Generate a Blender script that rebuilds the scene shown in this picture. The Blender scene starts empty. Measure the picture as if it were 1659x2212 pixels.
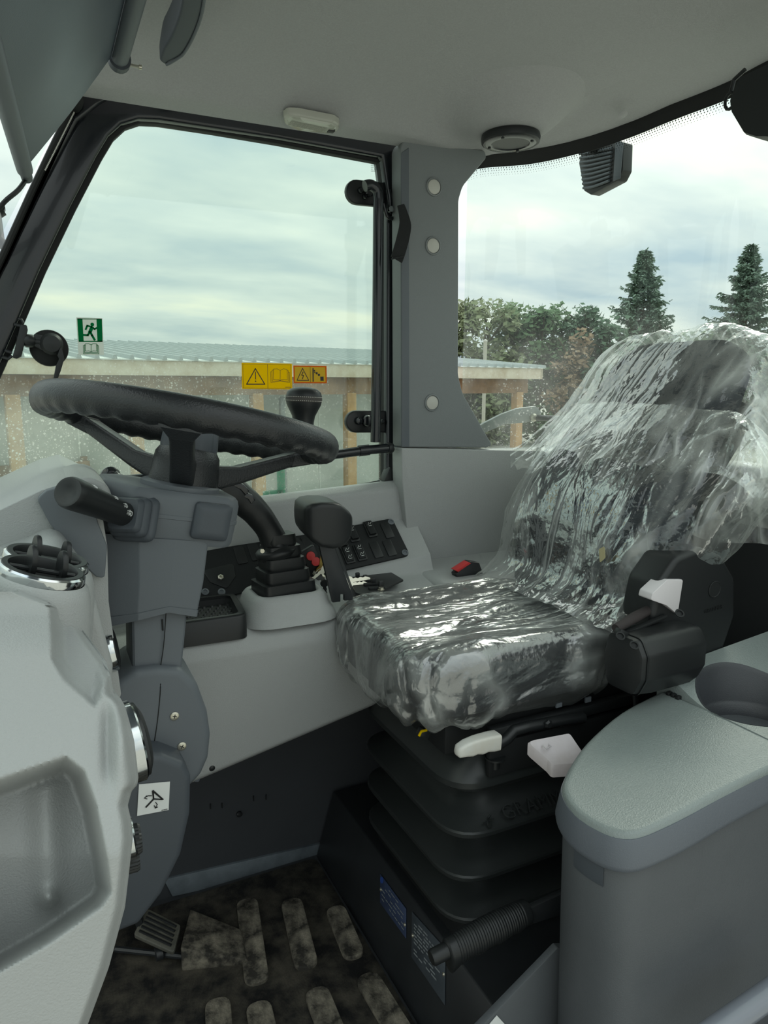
import bpy, bmesh, math, random
from mathutils import Vector, Matrix, noise
V = Vector
random.seed(7)
sc = bpy.context.scene
COL = sc.collection

# ------------------------------------------------------------------ camera
FPX, YAW, PITCH, CAMZ = 1530.0, math.radians(26.0), math.radians(10.0), 1.10
cam_d = bpy.data.cameras.new('camera')
cam_d.sensor_fit = 'HORIZONTAL'; cam_d.sensor_width = 36.0
cam_d.lens = FPX * 36.0 / 1659.0
cam_d.clip_start = 0.02; cam_d.clip_end = 400
cam = bpy.data.objects.new('camera', cam_d); COL.objects.link(cam)
cam.location = (0, 0, CAMZ)
cam.rotation_euler = (math.pi/2 - PITCH, 0, -YAW)
sc.camera = cam

def ray(px, py):
    x = (px - 829.5) / FPX; u = (1106 - py) / FPX
    H = math.cos(PITCH) + u*math.sin(PITCH); Z = -math.sin(PITCH) + u*math.cos(PITCH)
    return V((H*math.sin(YAW) + x*math.cos(YAW), H*math.cos(YAW) - x*math.sin(YAW), Z))
def U(px, py, X=None, Y=None, Z=None, pl=None):
    """world point seen at a photo pixel, on the plane X=, Y=, Z= or pl=(point, normal)"""
    r = ray(px, py)
    if X is not None: t = X / r.x
    elif Y is not None: t = Y / r.y
    elif Z is not None: t = (Z - CAMZ) / r.z
    else:
        p, n = pl; t = (V(p) - V((0, 0, CAMZ))).dot(n) / r.dot(n)
    return V((r.x*t, r.y*t, r.z*t + CAMZ))
def UU(pts, **k): return [U(a, b, **k) for a, b in pts]
def plane3(a, b, c):
    return (V(a), (V(b)-V(a)).cross(V(c)-V(a)).normalized())

# ------------------------------------------------------------------ colour
def lin(c): 
    c = c/255.0
    return c/12.92 if c <= 0.04045 else ((c+0.055)/1.055)**2.4
def rgb(r, g, b): return (lin(r), lin(g), lin(b), 1.0)

# ------------------------------------------------------------------ sky, sun, exposure
EXPOSURE = 0.38
SKY = 1.0
def build_world():
    w = bpy.data.worlds.new('sky'); sc.world = w; w.use_nodes = True
    nt = w.node_tree; nt.nodes.clear(); N = nt.nodes.new; L = nt.links.new
    tc = N('ShaderNodeTexCoord'); sep = N('ShaderNodeSeparateXYZ'); L(tc.outputs['Generated'], sep.inputs[0])
    def math_(op, a, b=None, c=None, clamp=False):
        n = N('ShaderNodeMath'); n.operation = op; n.use_clamp = clamp
        for i, v in enumerate((a, b, c)):
            if v is None: continue
            if isinstance(v, (int, float)): n.inputs[i].default_value = v
            else: L(v, n.inputs[i])
        return n.outputs[0]
    zc = math_('MAXIMUM', sep.outputs[2], 0.0)
    den = math_('ADD', zc, 0.16)
    cx = math_('DIVIDE', sep.outputs[0], den); cy = math_('DIVIDE', sep.outputs[1], den)
    cmb = N('ShaderNodeCombineXYZ'); L(cx, cmb.inputs[0]); L(cy, cmb.inputs[1])
    def noise_(scale, detail, rough, dist, loc):
        mp = N('ShaderNodeMapping'); mp.inputs['Location'].default_value = loc
        mp.inputs['Rotation'].default_value = (0, 0, math.radians(-20)); mp.inputs['Scale'].default_value = (0.75, 1.25, 1)
        L(cmb.outputs[0], mp.inputs[0])
        n = N('ShaderNodeTexNoise'); n.inputs['Scale'].default_value = scale; n.inputs['Detail'].default_value = detail
        n.inputs['Roughness'].default_value = rough; n.inputs['Distortion'].default_value = dist
        L(mp.outputs[0], n.inputs[0]); return n.outputs[0]
    n1 = noise_(0.95, 5.0, 0.5, 0.25, (3.1, 1.7, 0)); n2 = noise_(2.4, 4.0, 0.5, 0.2, (7.7, 2.2, 0))
    nn = math_('ADD', math_('MULTIPLY', n1, 0.7), math_('MULTIPLY', n2, 0.3))
    cr = N('ShaderNodeValToRGB'); L(nn, cr.inputs[0])
    e = cr.color_ramp.elements
    e[0].position = 0.33; e[0].color = rgb(172, 191, 202)
    e[1].position = 0.66; e[1].color = rgb(246, 247, 230)
    e2 = cr.color_ramp.elements.new(0.47); e2.color = rgb(206, 217, 217)
    e3 = cr.color_ramp.elements.new(0.55); e3.color = rgb(222, 230, 226)
    # veiled sun: a soft bright glow in the overcast towards the rear right
    sd = ray(1560, 300).normalized()
    dot = N('ShaderNodeVectorMath'); dot.operation = 'DOT_PRODUCT'; L(tc.outputs['Generated'], dot.inputs[0]); dot.inputs[1].default_value = sd
    gl = math_('POWER', math_('MAXIMUM', dot.outputs['Value'], 0.0), 14.0)
    # overcast skies get brighter towards the zenith
    lum = math_('ADD', math_('MULTIPLY', zc, 1.1), 0.81)
    lum = math_('ADD', lum, math_('MULTIPLY', gl, 0.07))
    bg = N('ShaderNodeBackground'); L(cr.outputs[0], bg.inputs[0])
    L(math_('MULTIPLY', lum, SKY), bg.inputs[1])
    out = N('ShaderNodeOutputWorld'); L(bg.outputs[0], out.inputs[0])
build_world()
sun_d = bpy.data.lights.new('veiled_sun', 'SUN'); sun_d.energy = 1.6; sun_d.angle = math.radians(24); sun_d.color = (1.0, 0.97, 0.88)
sun = bpy.data.objects.new('veiled_sun', sun_d); COL.objects.link(sun)
sun_dir = V((0.62, 0.45, 0.62)).normalized()
sun.rotation_euler = sun_dir.to_track_quat('Z', 'Y').to_euler()
sc.view_settings.view_transform = 'Standard'; sc.view_settings.look = 'None'
sc.view_settings.gamma = 1.0; sc.view_settings.use_curve_mapping = False
sc.view_settings.exposure = EXPOSURE
sc.cycles.transparent_max_bounces = 14; sc.cycles.max_bounces = 8; sc.cycles.adaptive_threshold = 0.025; sc.cycles.glossy_bounces = 3; sc.cycles.transmission_bounces = 4

# ------------------------------------------------------------------ mesh helpers
class MB:
    def __init__(s): s.v = []; s.f = []; s.m = []
    def add(s, vs, fs, mi=0):
        o = len(s.v); s.v += [V(p) for p in vs]; s.f += [tuple(i+o for i in f) for f in fs]; s.m += [mi]*len(fs); return s
    def box(s, c, size, R=None, mi=0):
        c = V(c); h = V(size)/2; vs = []
        for sx in (-1, 1):
            for sy in (-1, 1):
                for sz in (-1, 1):
                    p = V((sx*h.x, sy*h.y, sz*h.z)); vs.append(c + (R @ p if R else p))
        return s.add(vs, [(0,1,3,2),(4,6,7,5),(0,4,5,1),(2,3,7,6),(0,2,6,4),(1,5,7,3)], mi)
    def prism(s, pts, d, mi=0):
        """planar polygon pts pushed along vector d"""
        pts = [V(p) for p in pts]; d = V(d); n = len(pts)
        nn = V((0,0,0))
        for i in range(n): nn += (pts[i]-pts[0]).cross(pts[(i+1) % n]-pts[0])
        if nn.dot(d) > 0: pts = pts[::-1]
        s.add(pts + [p+d for p in pts], [tuple(range(n))] + [tuple(range(2*n-1, n-1, -1))] +
              [(i, i+n, (i+1) % n + n, (i+1) % n) for i in range(n)], mi)
        return s
    def loft(s, rings, cap0=True, cap1=True, closed=True, mi=0):
        n = len(rings[0]); assert all(len(r) == n for r in rings); vs = [p for r in rings for p in r]; fs = []
        m = n if closed else n-1
        for k in range(len(rings)-1):
            for i in range(m):
                j = (i+1) % n
                fs.append((k*n+i, k*n+j, (k+1)*n+j, (k+1)*n+i))
        if cap0: fs.append(tuple(range(n-1, -1, -1)))
        if cap1: fs.append(tuple(range((len(rings)-1)*n, len(rings)*n)))
        return s.add(vs, fs, mi)
    def lathe(s, prof, origin, axis, seg=32, mi=0, caps=True, ref=None):
        """prof: list of (radius, height along axis)"""
        a = V(axis).normalized(); u = (V(ref) if ref else (V((0,0,1)) if abs(a.z) < .9 else V((1,0,0)))); u = (u - a*u.dot(a)).normalized(); w = a.cross(u)
        o = V(origin)
        rings = [[o + a*h + (u*math.cos(2*math.pi*i/seg) + w*math.sin(2*math.pi*i/seg))*max(r, 1e-5) for i in range(seg)] for r, h in prof]
        return s.loft(rings, caps, caps, mi=mi)
    def tube(s, path, rad, seg=12, mi=0, sx=1.0, sy=1.0, up=None, caps=True):
        """tube along a path; rad a number or list; sx, sy squash the section"""
        path = [V(p) for p in path]; n = len(path)
        rads = rad if isinstance(rad, (list, tuple)) else [rad]*n
        upv = V(up) if up else V((0.13, 0.31, 0.94)); rings = []
        for i, p in enumerate(path):
            t = (path[min(i+1, n-1)] - path[max(i-1, 0)]).normalized()
            b = upv - t*upv.dot(t)
            if b.length < 1e-4: b = V((1,0,0)) - t*t.x
            b.normalize(); c = t.cross(b)
            rings.append([p + (b*math.cos(2*math.pi*k/seg)*sx + c*math.sin(2*math.pi*k/seg)*sy)*rads[i] for k in range(seg)])
        return s.loft(rings, caps, caps, mi=mi)
    def ringplate(s, outer, inner, d, mi=0):
        """flat frame between two matched outlines, pushed along d"""
        n = len(outer); d = V(d); vs = list(outer)+list(inner)+[p+d for p in outer]+[p+d for p in inner]; fs = []
        for i in range(n):
            j = (i+1) % n
            fs += [(i, j, n+j, n+i), (2*n+i, 3*n+i, 3*n+j, 2*n+j), (i, 2*n+i, 2*n+j, j), (n+i, n+j, 3*n+j, 3*n+i)]
        return s.add(vs, fs, mi)

def roundpoly(pts, r, n=5):
    """fillet the corners of a planar 3-D polygon; r a number or one per corner"""
    pts = [V(p) for p in pts]; out = []; m = len(pts)
    for i, p in enumerate(pts):
        ri = r[i] if isinstance(r, (list, tuple)) else r
        a = pts[i-1]-p; b = pts[(i+1) % m]-p; la, lb = a.length, b.length
        if ri <= 0 or la < 1e-6 or lb < 1e-6: out.append(p); continue
        a /= la; b /= lb; ang = a.angle(b)
        t = max(min(ri/math.tan(min(ang,3.1)/2), la*.48, lb*.48), 2e-5)
        p0 = p+a*t; p1 = p+b*t
        for k in range(n+1):
            s = k/n; out.append(p0*(1-s)**2 + p*2*s*(1-s) + p1*s*s)
    return out
def smooth_path(pts, sub=6, closed=False):
    pts = [V(p) for p in pts]; out = []; n = len(pts)
    rng = range(n) if closed else range(n-1)
    for i in rng:
        if closed: p0, p1, p2, p3 = pts[i-1], pts[i], pts[(i+1) % n], pts[(i+2) % n]
        else: p0, p1, p2, p3 = pts[max(i-1, 0)], pts[i], pts[i+1], pts[min(i+2, n-1)]
        for k in range(sub):
            t = k/sub
            out.append(0.5*((2*p1) + (p2-p0)*t + (2*p0-5*p1+4*p2-p3)*t*t + (3*p1-p0-3*p2+p3)*t**3))
    if not closed: out.append(pts[-1])
    return out
def interp(xs, ys, x):
    if x <= xs[0]: return ys[0]
    for i in range(len(xs)-1):
        if x <= xs[i+1]:
            t = (x-xs[i])/(xs[i+1]-xs[i]); return ys[i]+(ys[i+1]-ys[i])*t
    return ys[-1]
def sstep(a, b, x):
    t = min(1, max(0, (x-a)/(b-a))); return t*t*(3-2*t)

WLOC = {}
def wl(o): return WLOC.get(o.name, V((0,0,0)))
def make(name, mb, mat, parent=None, bevel=0, segs=2, angle=38, smooth=True, fix=True, bang=30):
    """link a mesh builder as one mesh object whose origin is its own centre"""
    me = bpy.data.meshes.new(name)
    vs = mb.v
    lo = V([min(p[i] for p in vs) for i in range(3)]); hi = V([max(p[i] for p in vs) for i in range(3)]); c = (lo+hi)/2
    me.from_pydata([p-c for p in vs], [], mb.f)
    mats = mat if isinstance(mat, (list, tuple)) else [mat]
    for m in mats: me.materials.append(m)
    if len(mats) > 1: me.polygons.foreach_set('material_index', mb.m)
    bm = bmesh.new(); bm.from_mesh(me)
    if fix:
        bmesh.ops.remove_doubles(bm, verts=bm.verts, dist=1e-6)
        bmesh.ops.recalc_face_normals(bm, faces=bm.faces)
    if bevel:
        es = [e for e in bm.edges if len(e.link_faces) == 2 and e.calc_face_angle(0) > math.radians(bang)]
        bmesh.ops.bevel(bm, geom=es, offset=bevel, offset_type='OFFSET', segments=segs, profile=0.5, affect='EDGES', clamp_overlap=True)
    if smooth:
        for f in bm.faces: f.smooth = True
        for e in bm.edges:
            if len(e.link_faces) == 2 and e.calc_face_angle(0) > math.radians(angle): e.smooth = False
    bm.to_mesh(me); bm.free()
    o = bpy.data.objects.new(name, me); COL.objects.link(o)
    WLOC[o.name] = c.copy()
    o.location = c
    if parent is not None: o.parent = parent; o.location = c - wl(parent)
    return o
def thing(name, label, cat, loc, group=None):
    o = bpy.data.objects.new(name, None); COL.objects.link(o); o.location = loc; WLOC[o.name] = V(loc)
    o.empty_display_size = 0.05
    return tag(o, label, cat, group)
def tag(o, label, cat, group=None, kind=None):
    o['label'] = label; o['category'] = cat
    if group: o['group'] = group
    if kind: o['kind'] = kind
    return o
def struct(o, label=None, cat=None):
    o['kind'] = 'structure'
    if label: o['label'] = label
    if cat: o['category'] = cat
    return o
def place(o, mesh_obj_loc, parent): ...
def share(src, name, loc, parent=None, rot=None):
    """another object on the same mesh data at world centre loc"""
    o = bpy.data.objects.new(name, src.data); COL.objects.link(o); WLOC[o.name] = V(loc)
    o.location = V(loc) - (wl(parent) if parent else V((0,0,0))); o.parent = parent
    if rot: o.rotation_euler = rot
    return o
def basis(n, up):
    n = V(n).normalized(); u = V(up); v = (u - n*u.dot(n)).normalized(); return v.cross(n), v, n   # right, up, normal
def text_mb(body, size, origin, right, up, depth=0.0005, align='CENTER', bold=0):
    c = bpy.data.curves.new('lettering', 'FONT'); c.body = body; c.size = size; c.align_x = align; c.align_y = 'CENTER'
    c.extrude = depth; c.offset = bold; c.resolution_u = 3
    o = bpy.data.objects.new('lettering_tmp', c); COL.objects.link(o)
    bpy.context.view_layer.update()
    me = bpy.data.meshes.new_from_object(o.evaluated_get(bpy.context.evaluated_depsgraph_get()))
    right = V(right).normalized(); up = V(up).normalized(); n = right.cross(up)
    mb = MB(); mb.add([V(origin) + right*v.co.x + up*v.co.y + n*v.co.z for v in me.vertices], [tuple(p.vertices) for p in me.polygons])
    bpy.data.objects.remove(o); bpy.data.meshes.remove(me); bpy.data.curves.remove(c)
    return mb

# ------------------------------------------------------------------ materials
def mat(name, col, rough=0.5, metal=0.0, spec=0.5, grain=0, gscale=900, var=0, vscale=6, coat=0, var_col=None, sheen=0):
    m = bpy.data.materials.new(name); m.use_nodes = True; nt = m.node_tree; b = nt.nodes['Principled BSDF']
    b.inputs['Base Color'].default_value = col; b.inputs['Roughness'].default_value = rough; b.inputs['Metallic'].default_value = metal
    b.inputs['Specular IOR Level'].default_value = spec; b.inputs['Coat Weight'].default_value = coat
    if sheen: b.inputs['Sheen Weight'].default_value = sheen
    N = nt.nodes.new; L = nt.links.new
    if grain or var:
        tc = N('ShaderNodeTexCoord')
    if grain:
        n = N('ShaderNodeTexNoise'); n.inputs['Scale'].default_value = gscale; n.inputs['Detail'].default_value = 2
        L(tc.outputs['Object'], n.inputs[0])
        bp = N('ShaderNodeBump'); bp.inputs['Strength'].default_value = grain; bp.inputs['Distance'].default_value = 0.002
        L(n.outputs[0], bp.inputs['Height']); L(bp.outputs[0], b.inputs['Normal'])
    if var:
        n = N('ShaderNodeTexNoise'); n.inputs['Scale'].default_value = vscale; n.inputs['Detail'].default_value = 6; n.inputs['Roughness'].default_value = .65
        L(tc.outputs['Object'], n.inputs[0])
        cr = N('ShaderNodeValToRGB'); L(n.outputs[0], cr.inputs[0])
        cr.color_ramp.elements[0].position = .4; cr.color_ramp.elements[1].position = .72
        c2 = var_col or tuple(min(1, c*(1+var)) for c in col[:3])+(1,)
        cr.color_ramp.elements[0].color = col; cr.color_ramp.elements[1].color = c2
        L(cr.outputs[0], b.inputs['Base Color'])
    return m
M = {}
M['grey'] = mat('moulded_grey_plastic', rgb(158,160,159), .42, spec=.5, grain=.3, gscale=620)
M['greydark'] = mat('slate_grey_plastic', rgb(96,101,106), .5, spec=.4, grain=.1, gscale=1500)
M['slate2'] = mat('dark_slate_plastic', rgb(72,77,83), .48, spec=.4, grain=.1, gscale=1500)
M['lid'] = mat('grained_lid_plastic', rgb(124,132,130), .36, spec=.5, grain=.36, gscale=480)
M['binbody'] = mat('charcoal_bin_plastic', rgb(80,83,86), .5, spec=.35, grain=.2, gscale=520, var=.12, vscale=5)
M['black'] = mat('black_plastic', rgb(31,33,34), .40, spec=.4, grain=.06, gscale=1500)
M['blackmat'] = mat('matt_black_plastic', rgb(27,29,30), .62, spec=.3, grain=.08, gscale=1200)
M['wallblk'] = mat('matt_black_wall_panel', rgb(58,60,63), .65, spec=.25, var=.15, vscale=3)
M['bellow'] = mat('black_rubber_bellows', rgb(38,41,41), .38, spec=.45, grain=.05, gscale=600, var=.2, vscale=9)
M['gloss'] = mat('gloss_black_paint', rgb(24,27,31), .2, spec=.5, coat=.2)
M['steel'] = mat('black_painted_steel', rgb(36,38,40), .4, spec=.4, var=.3, vscale=14)
M['rubber'] = mat('black_rubber_seal', rgb(28,29,29), .6, spec=.3)
M['chrome'] = mat('chrome', rgb(205,208,208), .12, metal=1)
M['zinc'] = mat('zinc_screw', rgb(200,196,180), .3, metal=.85)
M['white'] = mat('off_white_plastic', rgb(205,200,202), .4, spec=.4)
M['whitegrip'] = mat('pale_grip_plastic', rgb(206,206,200), .4, spec=.4, var=1, vscale=16, var_col=rgb(198,192,180))
M['headliner'] = mat('grey_felt_headliner', rgb(163,163,163), .95, spec=.1, grain=.35, gscale=700, var=.1, vscale=300)
M['visor'] = mat('slate_vinyl_visor', rgb(76,85,96), .40, spec=.45, grain=.06, gscale=500)
M['leather'] = mat('black_grained_wheel', rgb(30,32,34), .36, spec=.5, grain=.3, gscale=420)
M['capgrey'] = mat('pale_grey_cap', rgb(190,188,180), .5)
M['fabric'] = mat('dark_seat_fabric', rgb(44,47,52), .9, spec=.2, grain=.3, gscale=500, var=.5, vscale=60)
M['red'] = mat('red_plastic', rgb(196,52,52), .4)
M['yellow'] = mat('yellow_vinyl', rgb(235,204,30), .45)
M['yellow2'] = mat('light_yellow_vinyl', rgb(238,214,70), .45)
M['orange'] = mat('orange_border', rgb(214,120,40), .45)
M['ink'] = mat('black_print', rgb(22,22,22), .5)
M['green'] = mat('green_print', rgb(20,135,78), .5)
M['decalwhite'] = mat('white_vinyl', rgb(222,224,222), .45)
M['brass'] = mat('brass_key', rgb(190,160,90), .3, metal=.9)
M['blue'] = mat('blue_print', rgb(40,70,140), .5)
M['plate'] = mat('printed_data_plate', rgb(70,76,82), .4, metal=.3, var=.4, vscale=40)
M['plateblue'] = mat('printed_blue_plate', rgb(58,70,98), .4, metal=.3, var=.3, vscale=40)
M['skirt'] = mat('worn_grey_metal', rgb(118,126,132), .45, metal=.2, var=.5, vscale=12, var_col=rgb(86,94,100))

def vinyl(name, col):
    m = bpy.data.materials.new(name); m.use_nodes = True; nt = m.node_tree; nt.nodes.clear(); N = nt.nodes.new; L = nt.links.new
    d = N('ShaderNodeBsdfDiffuse'); d.inputs[0].default_value = col; t = N('ShaderNodeBsdfTranslucent'); t.inputs[0].default_value = col
    o = N('ShaderNodeOutputMaterial'); L(shader_mix(nt, .5, d.outputs[0], t.outputs[0]), o.inputs[0]); return m
def shader_mix(nt, fac, a, b):
    n = nt.nodes.new('ShaderNodeMixShader')
    if isinstance(fac, (int, float)): n.inputs[0].default_value = fac
    else: nt.links.new(fac, n.inputs[0])
    nt.links.new(a, n.inputs[1]); nt.links.new(b, n.inputs[2]); return n.outputs[0]
def glass_mat(name, tint, dirt=0.0, specks=0.0, speck_scale=90):
    """thin pane: tinted see-through, fresnel sheen, dried rain specks and dust as a pale film"""
    m = bpy.data.materials.new(name); m.use_nodes = True; nt = m.node_tree; nt.nodes.clear(); N = nt.nodes.new; L = nt.links.new
    tr = N('ShaderNodeBsdfTransparent'); tr.inputs[0].default_value = tint
    gl = N('ShaderNodeBsdfGlossy'); gl.inputs['Roughness'].default_value = 0.02; gl.inputs[0].default_value = (1,1,1,1)
    fr = N('ShaderNodeLayerWeight'); fr.inputs[0].default_value = .5; pw = N('ShaderNodeMath'); pw.operation = 'POWER'; L(fr.outputs['Facing'], pw.inputs[0]); pw.inputs[1].default_value = 4.5
    mul = N('ShaderNodeMath'); mul.operation = 'MULTIPLY_ADD'; L(pw.outputs[0], mul.inputs[0]); mul.inputs[1].default_value = .7; mul.inputs[2].default_value = .035
    sh = shader_mix(nt, mul.outputs[0], tr.outputs[0], gl.outputs[0])
    if specks or dirt:
        df = N('ShaderNodeBsdfDiffuse'); df.inputs[0].default_value = rgb(225,228,220)
        tl = N('ShaderNodeBsdfTranslucent'); tl.inputs[0].default_value = rgb(225,228,220)
        film = shader_mix(nt, .55, df.outputs[0], tl.outputs[0])
        tc = N('ShaderNodeTexCoord'); sepz = N('ShaderNodeSeparateXYZ'); L(tc.outputs['Object'], sepz.inputs[0])
        fac = None
        for sc_, th, w in ((speck_scale, .19, 1.0), (speck_scale*2.1, .22, .8), (speck_scale*.45, .085, .9)):
            vo = N('ShaderNodeTexVoronoi'); vo.inputs['Scale'].default_value = sc_; L(tc.outputs['Object'], vo.inputs[0])
            lt = N('ShaderNodeMath'); lt.operation = 'LESS_THAN'; L(vo.outputs['Distance'], lt.inputs[0]); lt.inputs[1].default_value = th
            sv = N('ShaderNodeSeparateColor'); L(vo.outputs['Color'], sv.inputs[0])
            gt = N('ShaderNodeMath'); gt.operation = 'GREATER_THAN'; L(sv.outputs[0], gt.inputs[0]); gt.inputs[1].default_value = .35
            mu = N('ShaderNodeMath'); mu.operation = 'MULTIPLY'; L(lt.outputs[0], mu.inputs[0]); L(gt.outputs[0], mu.inputs[1])
            mw = N('ShaderNodeMath'); mw.operation = 'MULTIPLY'; L(mu.outputs[0], mw.inputs[0]); mw.inputs[1].default_value = w
            if fac is None: fac = mw.outputs[0]
            else:
                mx = N('ShaderNodeMath'); mx.operation = 'MAXIMUM'; L(fac, mx.inputs[0]); L(mw.outputs[0], mx.inputs[1]); fac = mx.outputs[0]
        # specks gather on the lower part of the pane, towards the front, in irregular patches
        mask = N('ShaderNodeMapRange'); L(sepz.outputs[2], mask.inputs[0]); mask.inputs[1].default_value = -0.02; mask.inputs[2].default_value = -0.16
        nx = N('ShaderNodeTexNoise'); nx.inputs['Scale'].default_value = 7; nx.inputs['Detail'].default_value = 4; L(tc.outputs['Object'], nx.inputs[0])
        mx2 = N('ShaderNodeMapRange'); L(nx.outputs[0], mx2.inputs[0]); mx2.inputs[1].default_value = .30; mx2.inputs[2].default_value = .56
        mxx = N('ShaderNodeMapRange'); L(sepz.outputs[0], mxx.inputs[0]); mxx.inputs[1].default_value = .35; mxx.inputs[2].default_value = -.25; mxx.inputs[3].default_value = .35
        p1 = N('ShaderNodeMath'); p1.operation = 'MULTIPLY'; L(mask.outputs[0], p1.inputs[0]); L(mx2.outputs[0], p1.inputs[1])
        p2 = N('ShaderNodeMath'); p2.operation = 'MULTIPLY'; L(p1.outputs[0], p2.inputs[0]); L(mxx.outputs[0], p2.inputs[1])
        p3 = N('ShaderNodeMath'); p3.operation = 'MULTIPLY'; L(p2.outputs[0], p3.inputs[0]); L(fac, p3.inputs[1])
        p4 = N('ShaderNodeMath'); p4.operation = 'MULTIPLY_ADD'; L(p3.outputs[0], p4.inputs[0]); p4.inputs[1].default_value = specks
        dm = N('ShaderNodeMath'); dm.operation = 'MULTIPLY'; L(p2.outputs[0], dm.inputs[0]); dm.inputs[1].default_value = dirt
        L(dm.outputs[0], p4.inputs[2]); p4.use_clamp = True
        sh = shader_mix(nt, p4.outputs[0], sh, film)
    out = N('ShaderNodeOutputMaterial'); L(sh, out.inputs[0])
    return m
M['glass'] = glass_mat('side_window_glass', (.85,.915,.865,1), dirt=.26, specks=.95, speck_scale=95)
M['glassr'] = glass_mat('rear_window_glass', (.85,.915,.865,1), dirt=.26, specks=.5, speck_scale=80)
M['glassc'] = glass_mat('clear_glass', (.85,.91,.87,1))

M['yellow'] = vinyl('yellow_vinyl_film', rgb(245,214,20)); M['yellow2'] = vinyl('light_yellow_vinyl_film', rgb(248,226,80)); M['orange'] = vinyl('orange_vinyl_film', rgb(226,130,50))
M['green'] = vinyl('green_vinyl_film', rgb(20,146,84)); M['stickwhite'] = vinyl('white_vinyl_film', rgb(232,234,230))

M['pillar'] = mat('pillar_grey_backlit', rgb(122,126,127), .5, spec=.4, grain=.2, gscale=700)  # same grey plastic as the trim, backlit shade put into its colour

M['greyprint'] = mat('grey_print', rgb(128,132,134), .5)
# ================================================================== the cab shell
# floor pan
b = MB(); b.box((0.35, 0.86, -0.02), (2.1, 1.24, 0.04)); struct(make('floor', b, M['wallblk']), 'black painted floor pan of the cab', 'floor')
# rubber mat with raised ribs
dust = mat('dusty_rubber_mat', rgb(27,27,27), .75, spec=.3, grain=.4, gscale=260, var=1, vscale=16, var_col=rgb(88,83,73))
dust2 = mat('dusty_rubber_rib', rgb(54,52,48), .85, spec=.2, grain=.5, gscale=320, var=1, vscale=24, var_col=rgb(158,150,134))
mt = thing('floor_mat', 'dusty black rubber floor mat with raised ribs', 'mat', (0.3, 1.1, 0.0))
b = MB(); b.prism(roundpoly([(-0.25,0.3,0.0005),(0.515,0.3,0.0005),(0.515,1.425,0.0005),(-0.25,1.425,0.0005)], .02), (0,0,.006)); make('mat_sheet', b, dust, mt, bevel=.002)
def rib(p0, p1, w, h=.009):
    a = U(*p0, Z=.008); c = U(*p1, Z=.008); d = (c-a).normalized(); s = V((-d.y, d.x, 0))*w/2
    out = roundpoly([a-s, c-s, c+s, a+s], w*.49, 6)
    mb = MB(); m0 = [V((p.x, p.y, .006)) for p in out]; cc = (a+c)/2
    m1 = [V((p.x, p.y, .006+h*.75)) for p in out]; m2 = [V((cc.x+(p.x-cc.x)*.97-(0), cc.y+(p.y-cc.y)*.97, .006+h)) for p in out]
    mb.loft([m0, m1, m2], False, True); return make('rib', mb, dust2, mt)
for p0, p1, w in (((533,1945),(556,2128),.045), ((628,1945),(664,2095),.045), ((722,1962),(768,2072),.042), ((556,2168),(592,2330),.045),
                  ((680,2138),(752,2320),.045), ((788,2108),(905,2300),.045), ((470,2160),(480,2330),.045)):
    rib(p0, p1, w)
# raised foot wedge on the mat, left of the ribs
fw = UU([(412,1990),(522,2012),(535,2078),(392,2092)], Z=.012)
top = [fw[0]+V((0,0,.03)), fw[1]+V((0,0,.006)), fw[2]+V((0,0,.006)), fw[3]+V((0,0,.045))]
b = MB(); b.loft([[V((p.x,p.y,.004)) for p in fw], top]); make('foot_wedge', b, dust2, mt, bevel=.004)
# the dark lower side panel and its worn metal kick strip
b = MB(); b.box((0.35, 1.462, 0.33), (1.9, .03, .66)); wr = struct(make('wall_right', b, M['wallblk']), 'dark lower side wall panel under the grey console', 'wall')
b = MB(); b.lathe([(.0065,0),(.0065,.003),(.004,.006),(0,.0065)], U(517,1758,Y=1.443), (0,-1,0), 16); make('bolt', b, M['black'], wr)
for q in ((455,1742),(480,1740),(548,1725),(575,1722)):
    b = MB(); p = U(*q, Y=1.4425); b.box(p, (.002,.002,.012)); make('slot', b, M['rubber'], wr)
b = MB(); b.prism(UU([(354,1901),(714,1818),(709,1862),(373,1937)], Y=1.44), (0,.01,0)); struct(make('baseboard_right', b, M['skirt'], bevel=.001), 'worn grey metal kick strip along the floor', 'kick strip')
b = MB(); b.prism(UU([(328,1958),(364,1945),(371,1950),(352,1955)], Y=1.44), (0,.01,0)); struct(make('baseboard_front', b, M['skirt'], bevel=.001), 'short end piece of the metal kick strip', 'kick strip')

# headliner -------------------------------------------------------------------------------------------
edge = [U(1050,333,Y=1.45), U(1150,325,Z=1.637), U(1250,303,Z=1.652), U(1350,270,Z=1.666), U(1450,228,Z=1.677), U(1570,180,Z=1.685), U(1659,133,Z=1.69)]
edge += [V((1.27,.72,1.69)), V((1.26,.4,1.69)), V((1.25,.1,1.69))]
eY = [p.y for p in edge][::-1]; eX = [p.x for p in edge][::-1]; eZ = [p.z for p in edge][::-1]
SPK = U(1103,297,Z=1.612)
def ceil_z(x, y):
    return ceil_z0(x, y) + (interp(eY, eZ, y)+.001-ceil_z0(x, y))*sstep(-.16, 0, x-interp(eY, eX, y))*sstep(1.45,1.40,y)
def ceil_z0(x, y):
    z = 1.609 + .08*(1-math.exp(-max(0,1.40+.052*sstep(.72,1.0,x)-y)/(.11-.025*sstep(.72,1.0,x)))) + .006*x - .10*max(0, y-1.40)*(1-sstep(.72,1.0,x))
    d = math.hypot(x-SPK.x, y-SPK.y); z += (SPK.z+.004-z)*(1-sstep(.052,.165,d))
    return z
NU, NV = 110, 110; b = MB(); rows = []
for j in range(NV+1):
    y = .56 + (1.452-.56)*j/NV; xr = interp(eY, eX, y); 
    if y > 1.44: xr = .99
    rows.append([V((.11+(xr-.11)*i/NU, y, ceil_z(.11+(xr-.11)*i/NU, y))) for i in range(NU+1)])
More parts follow.
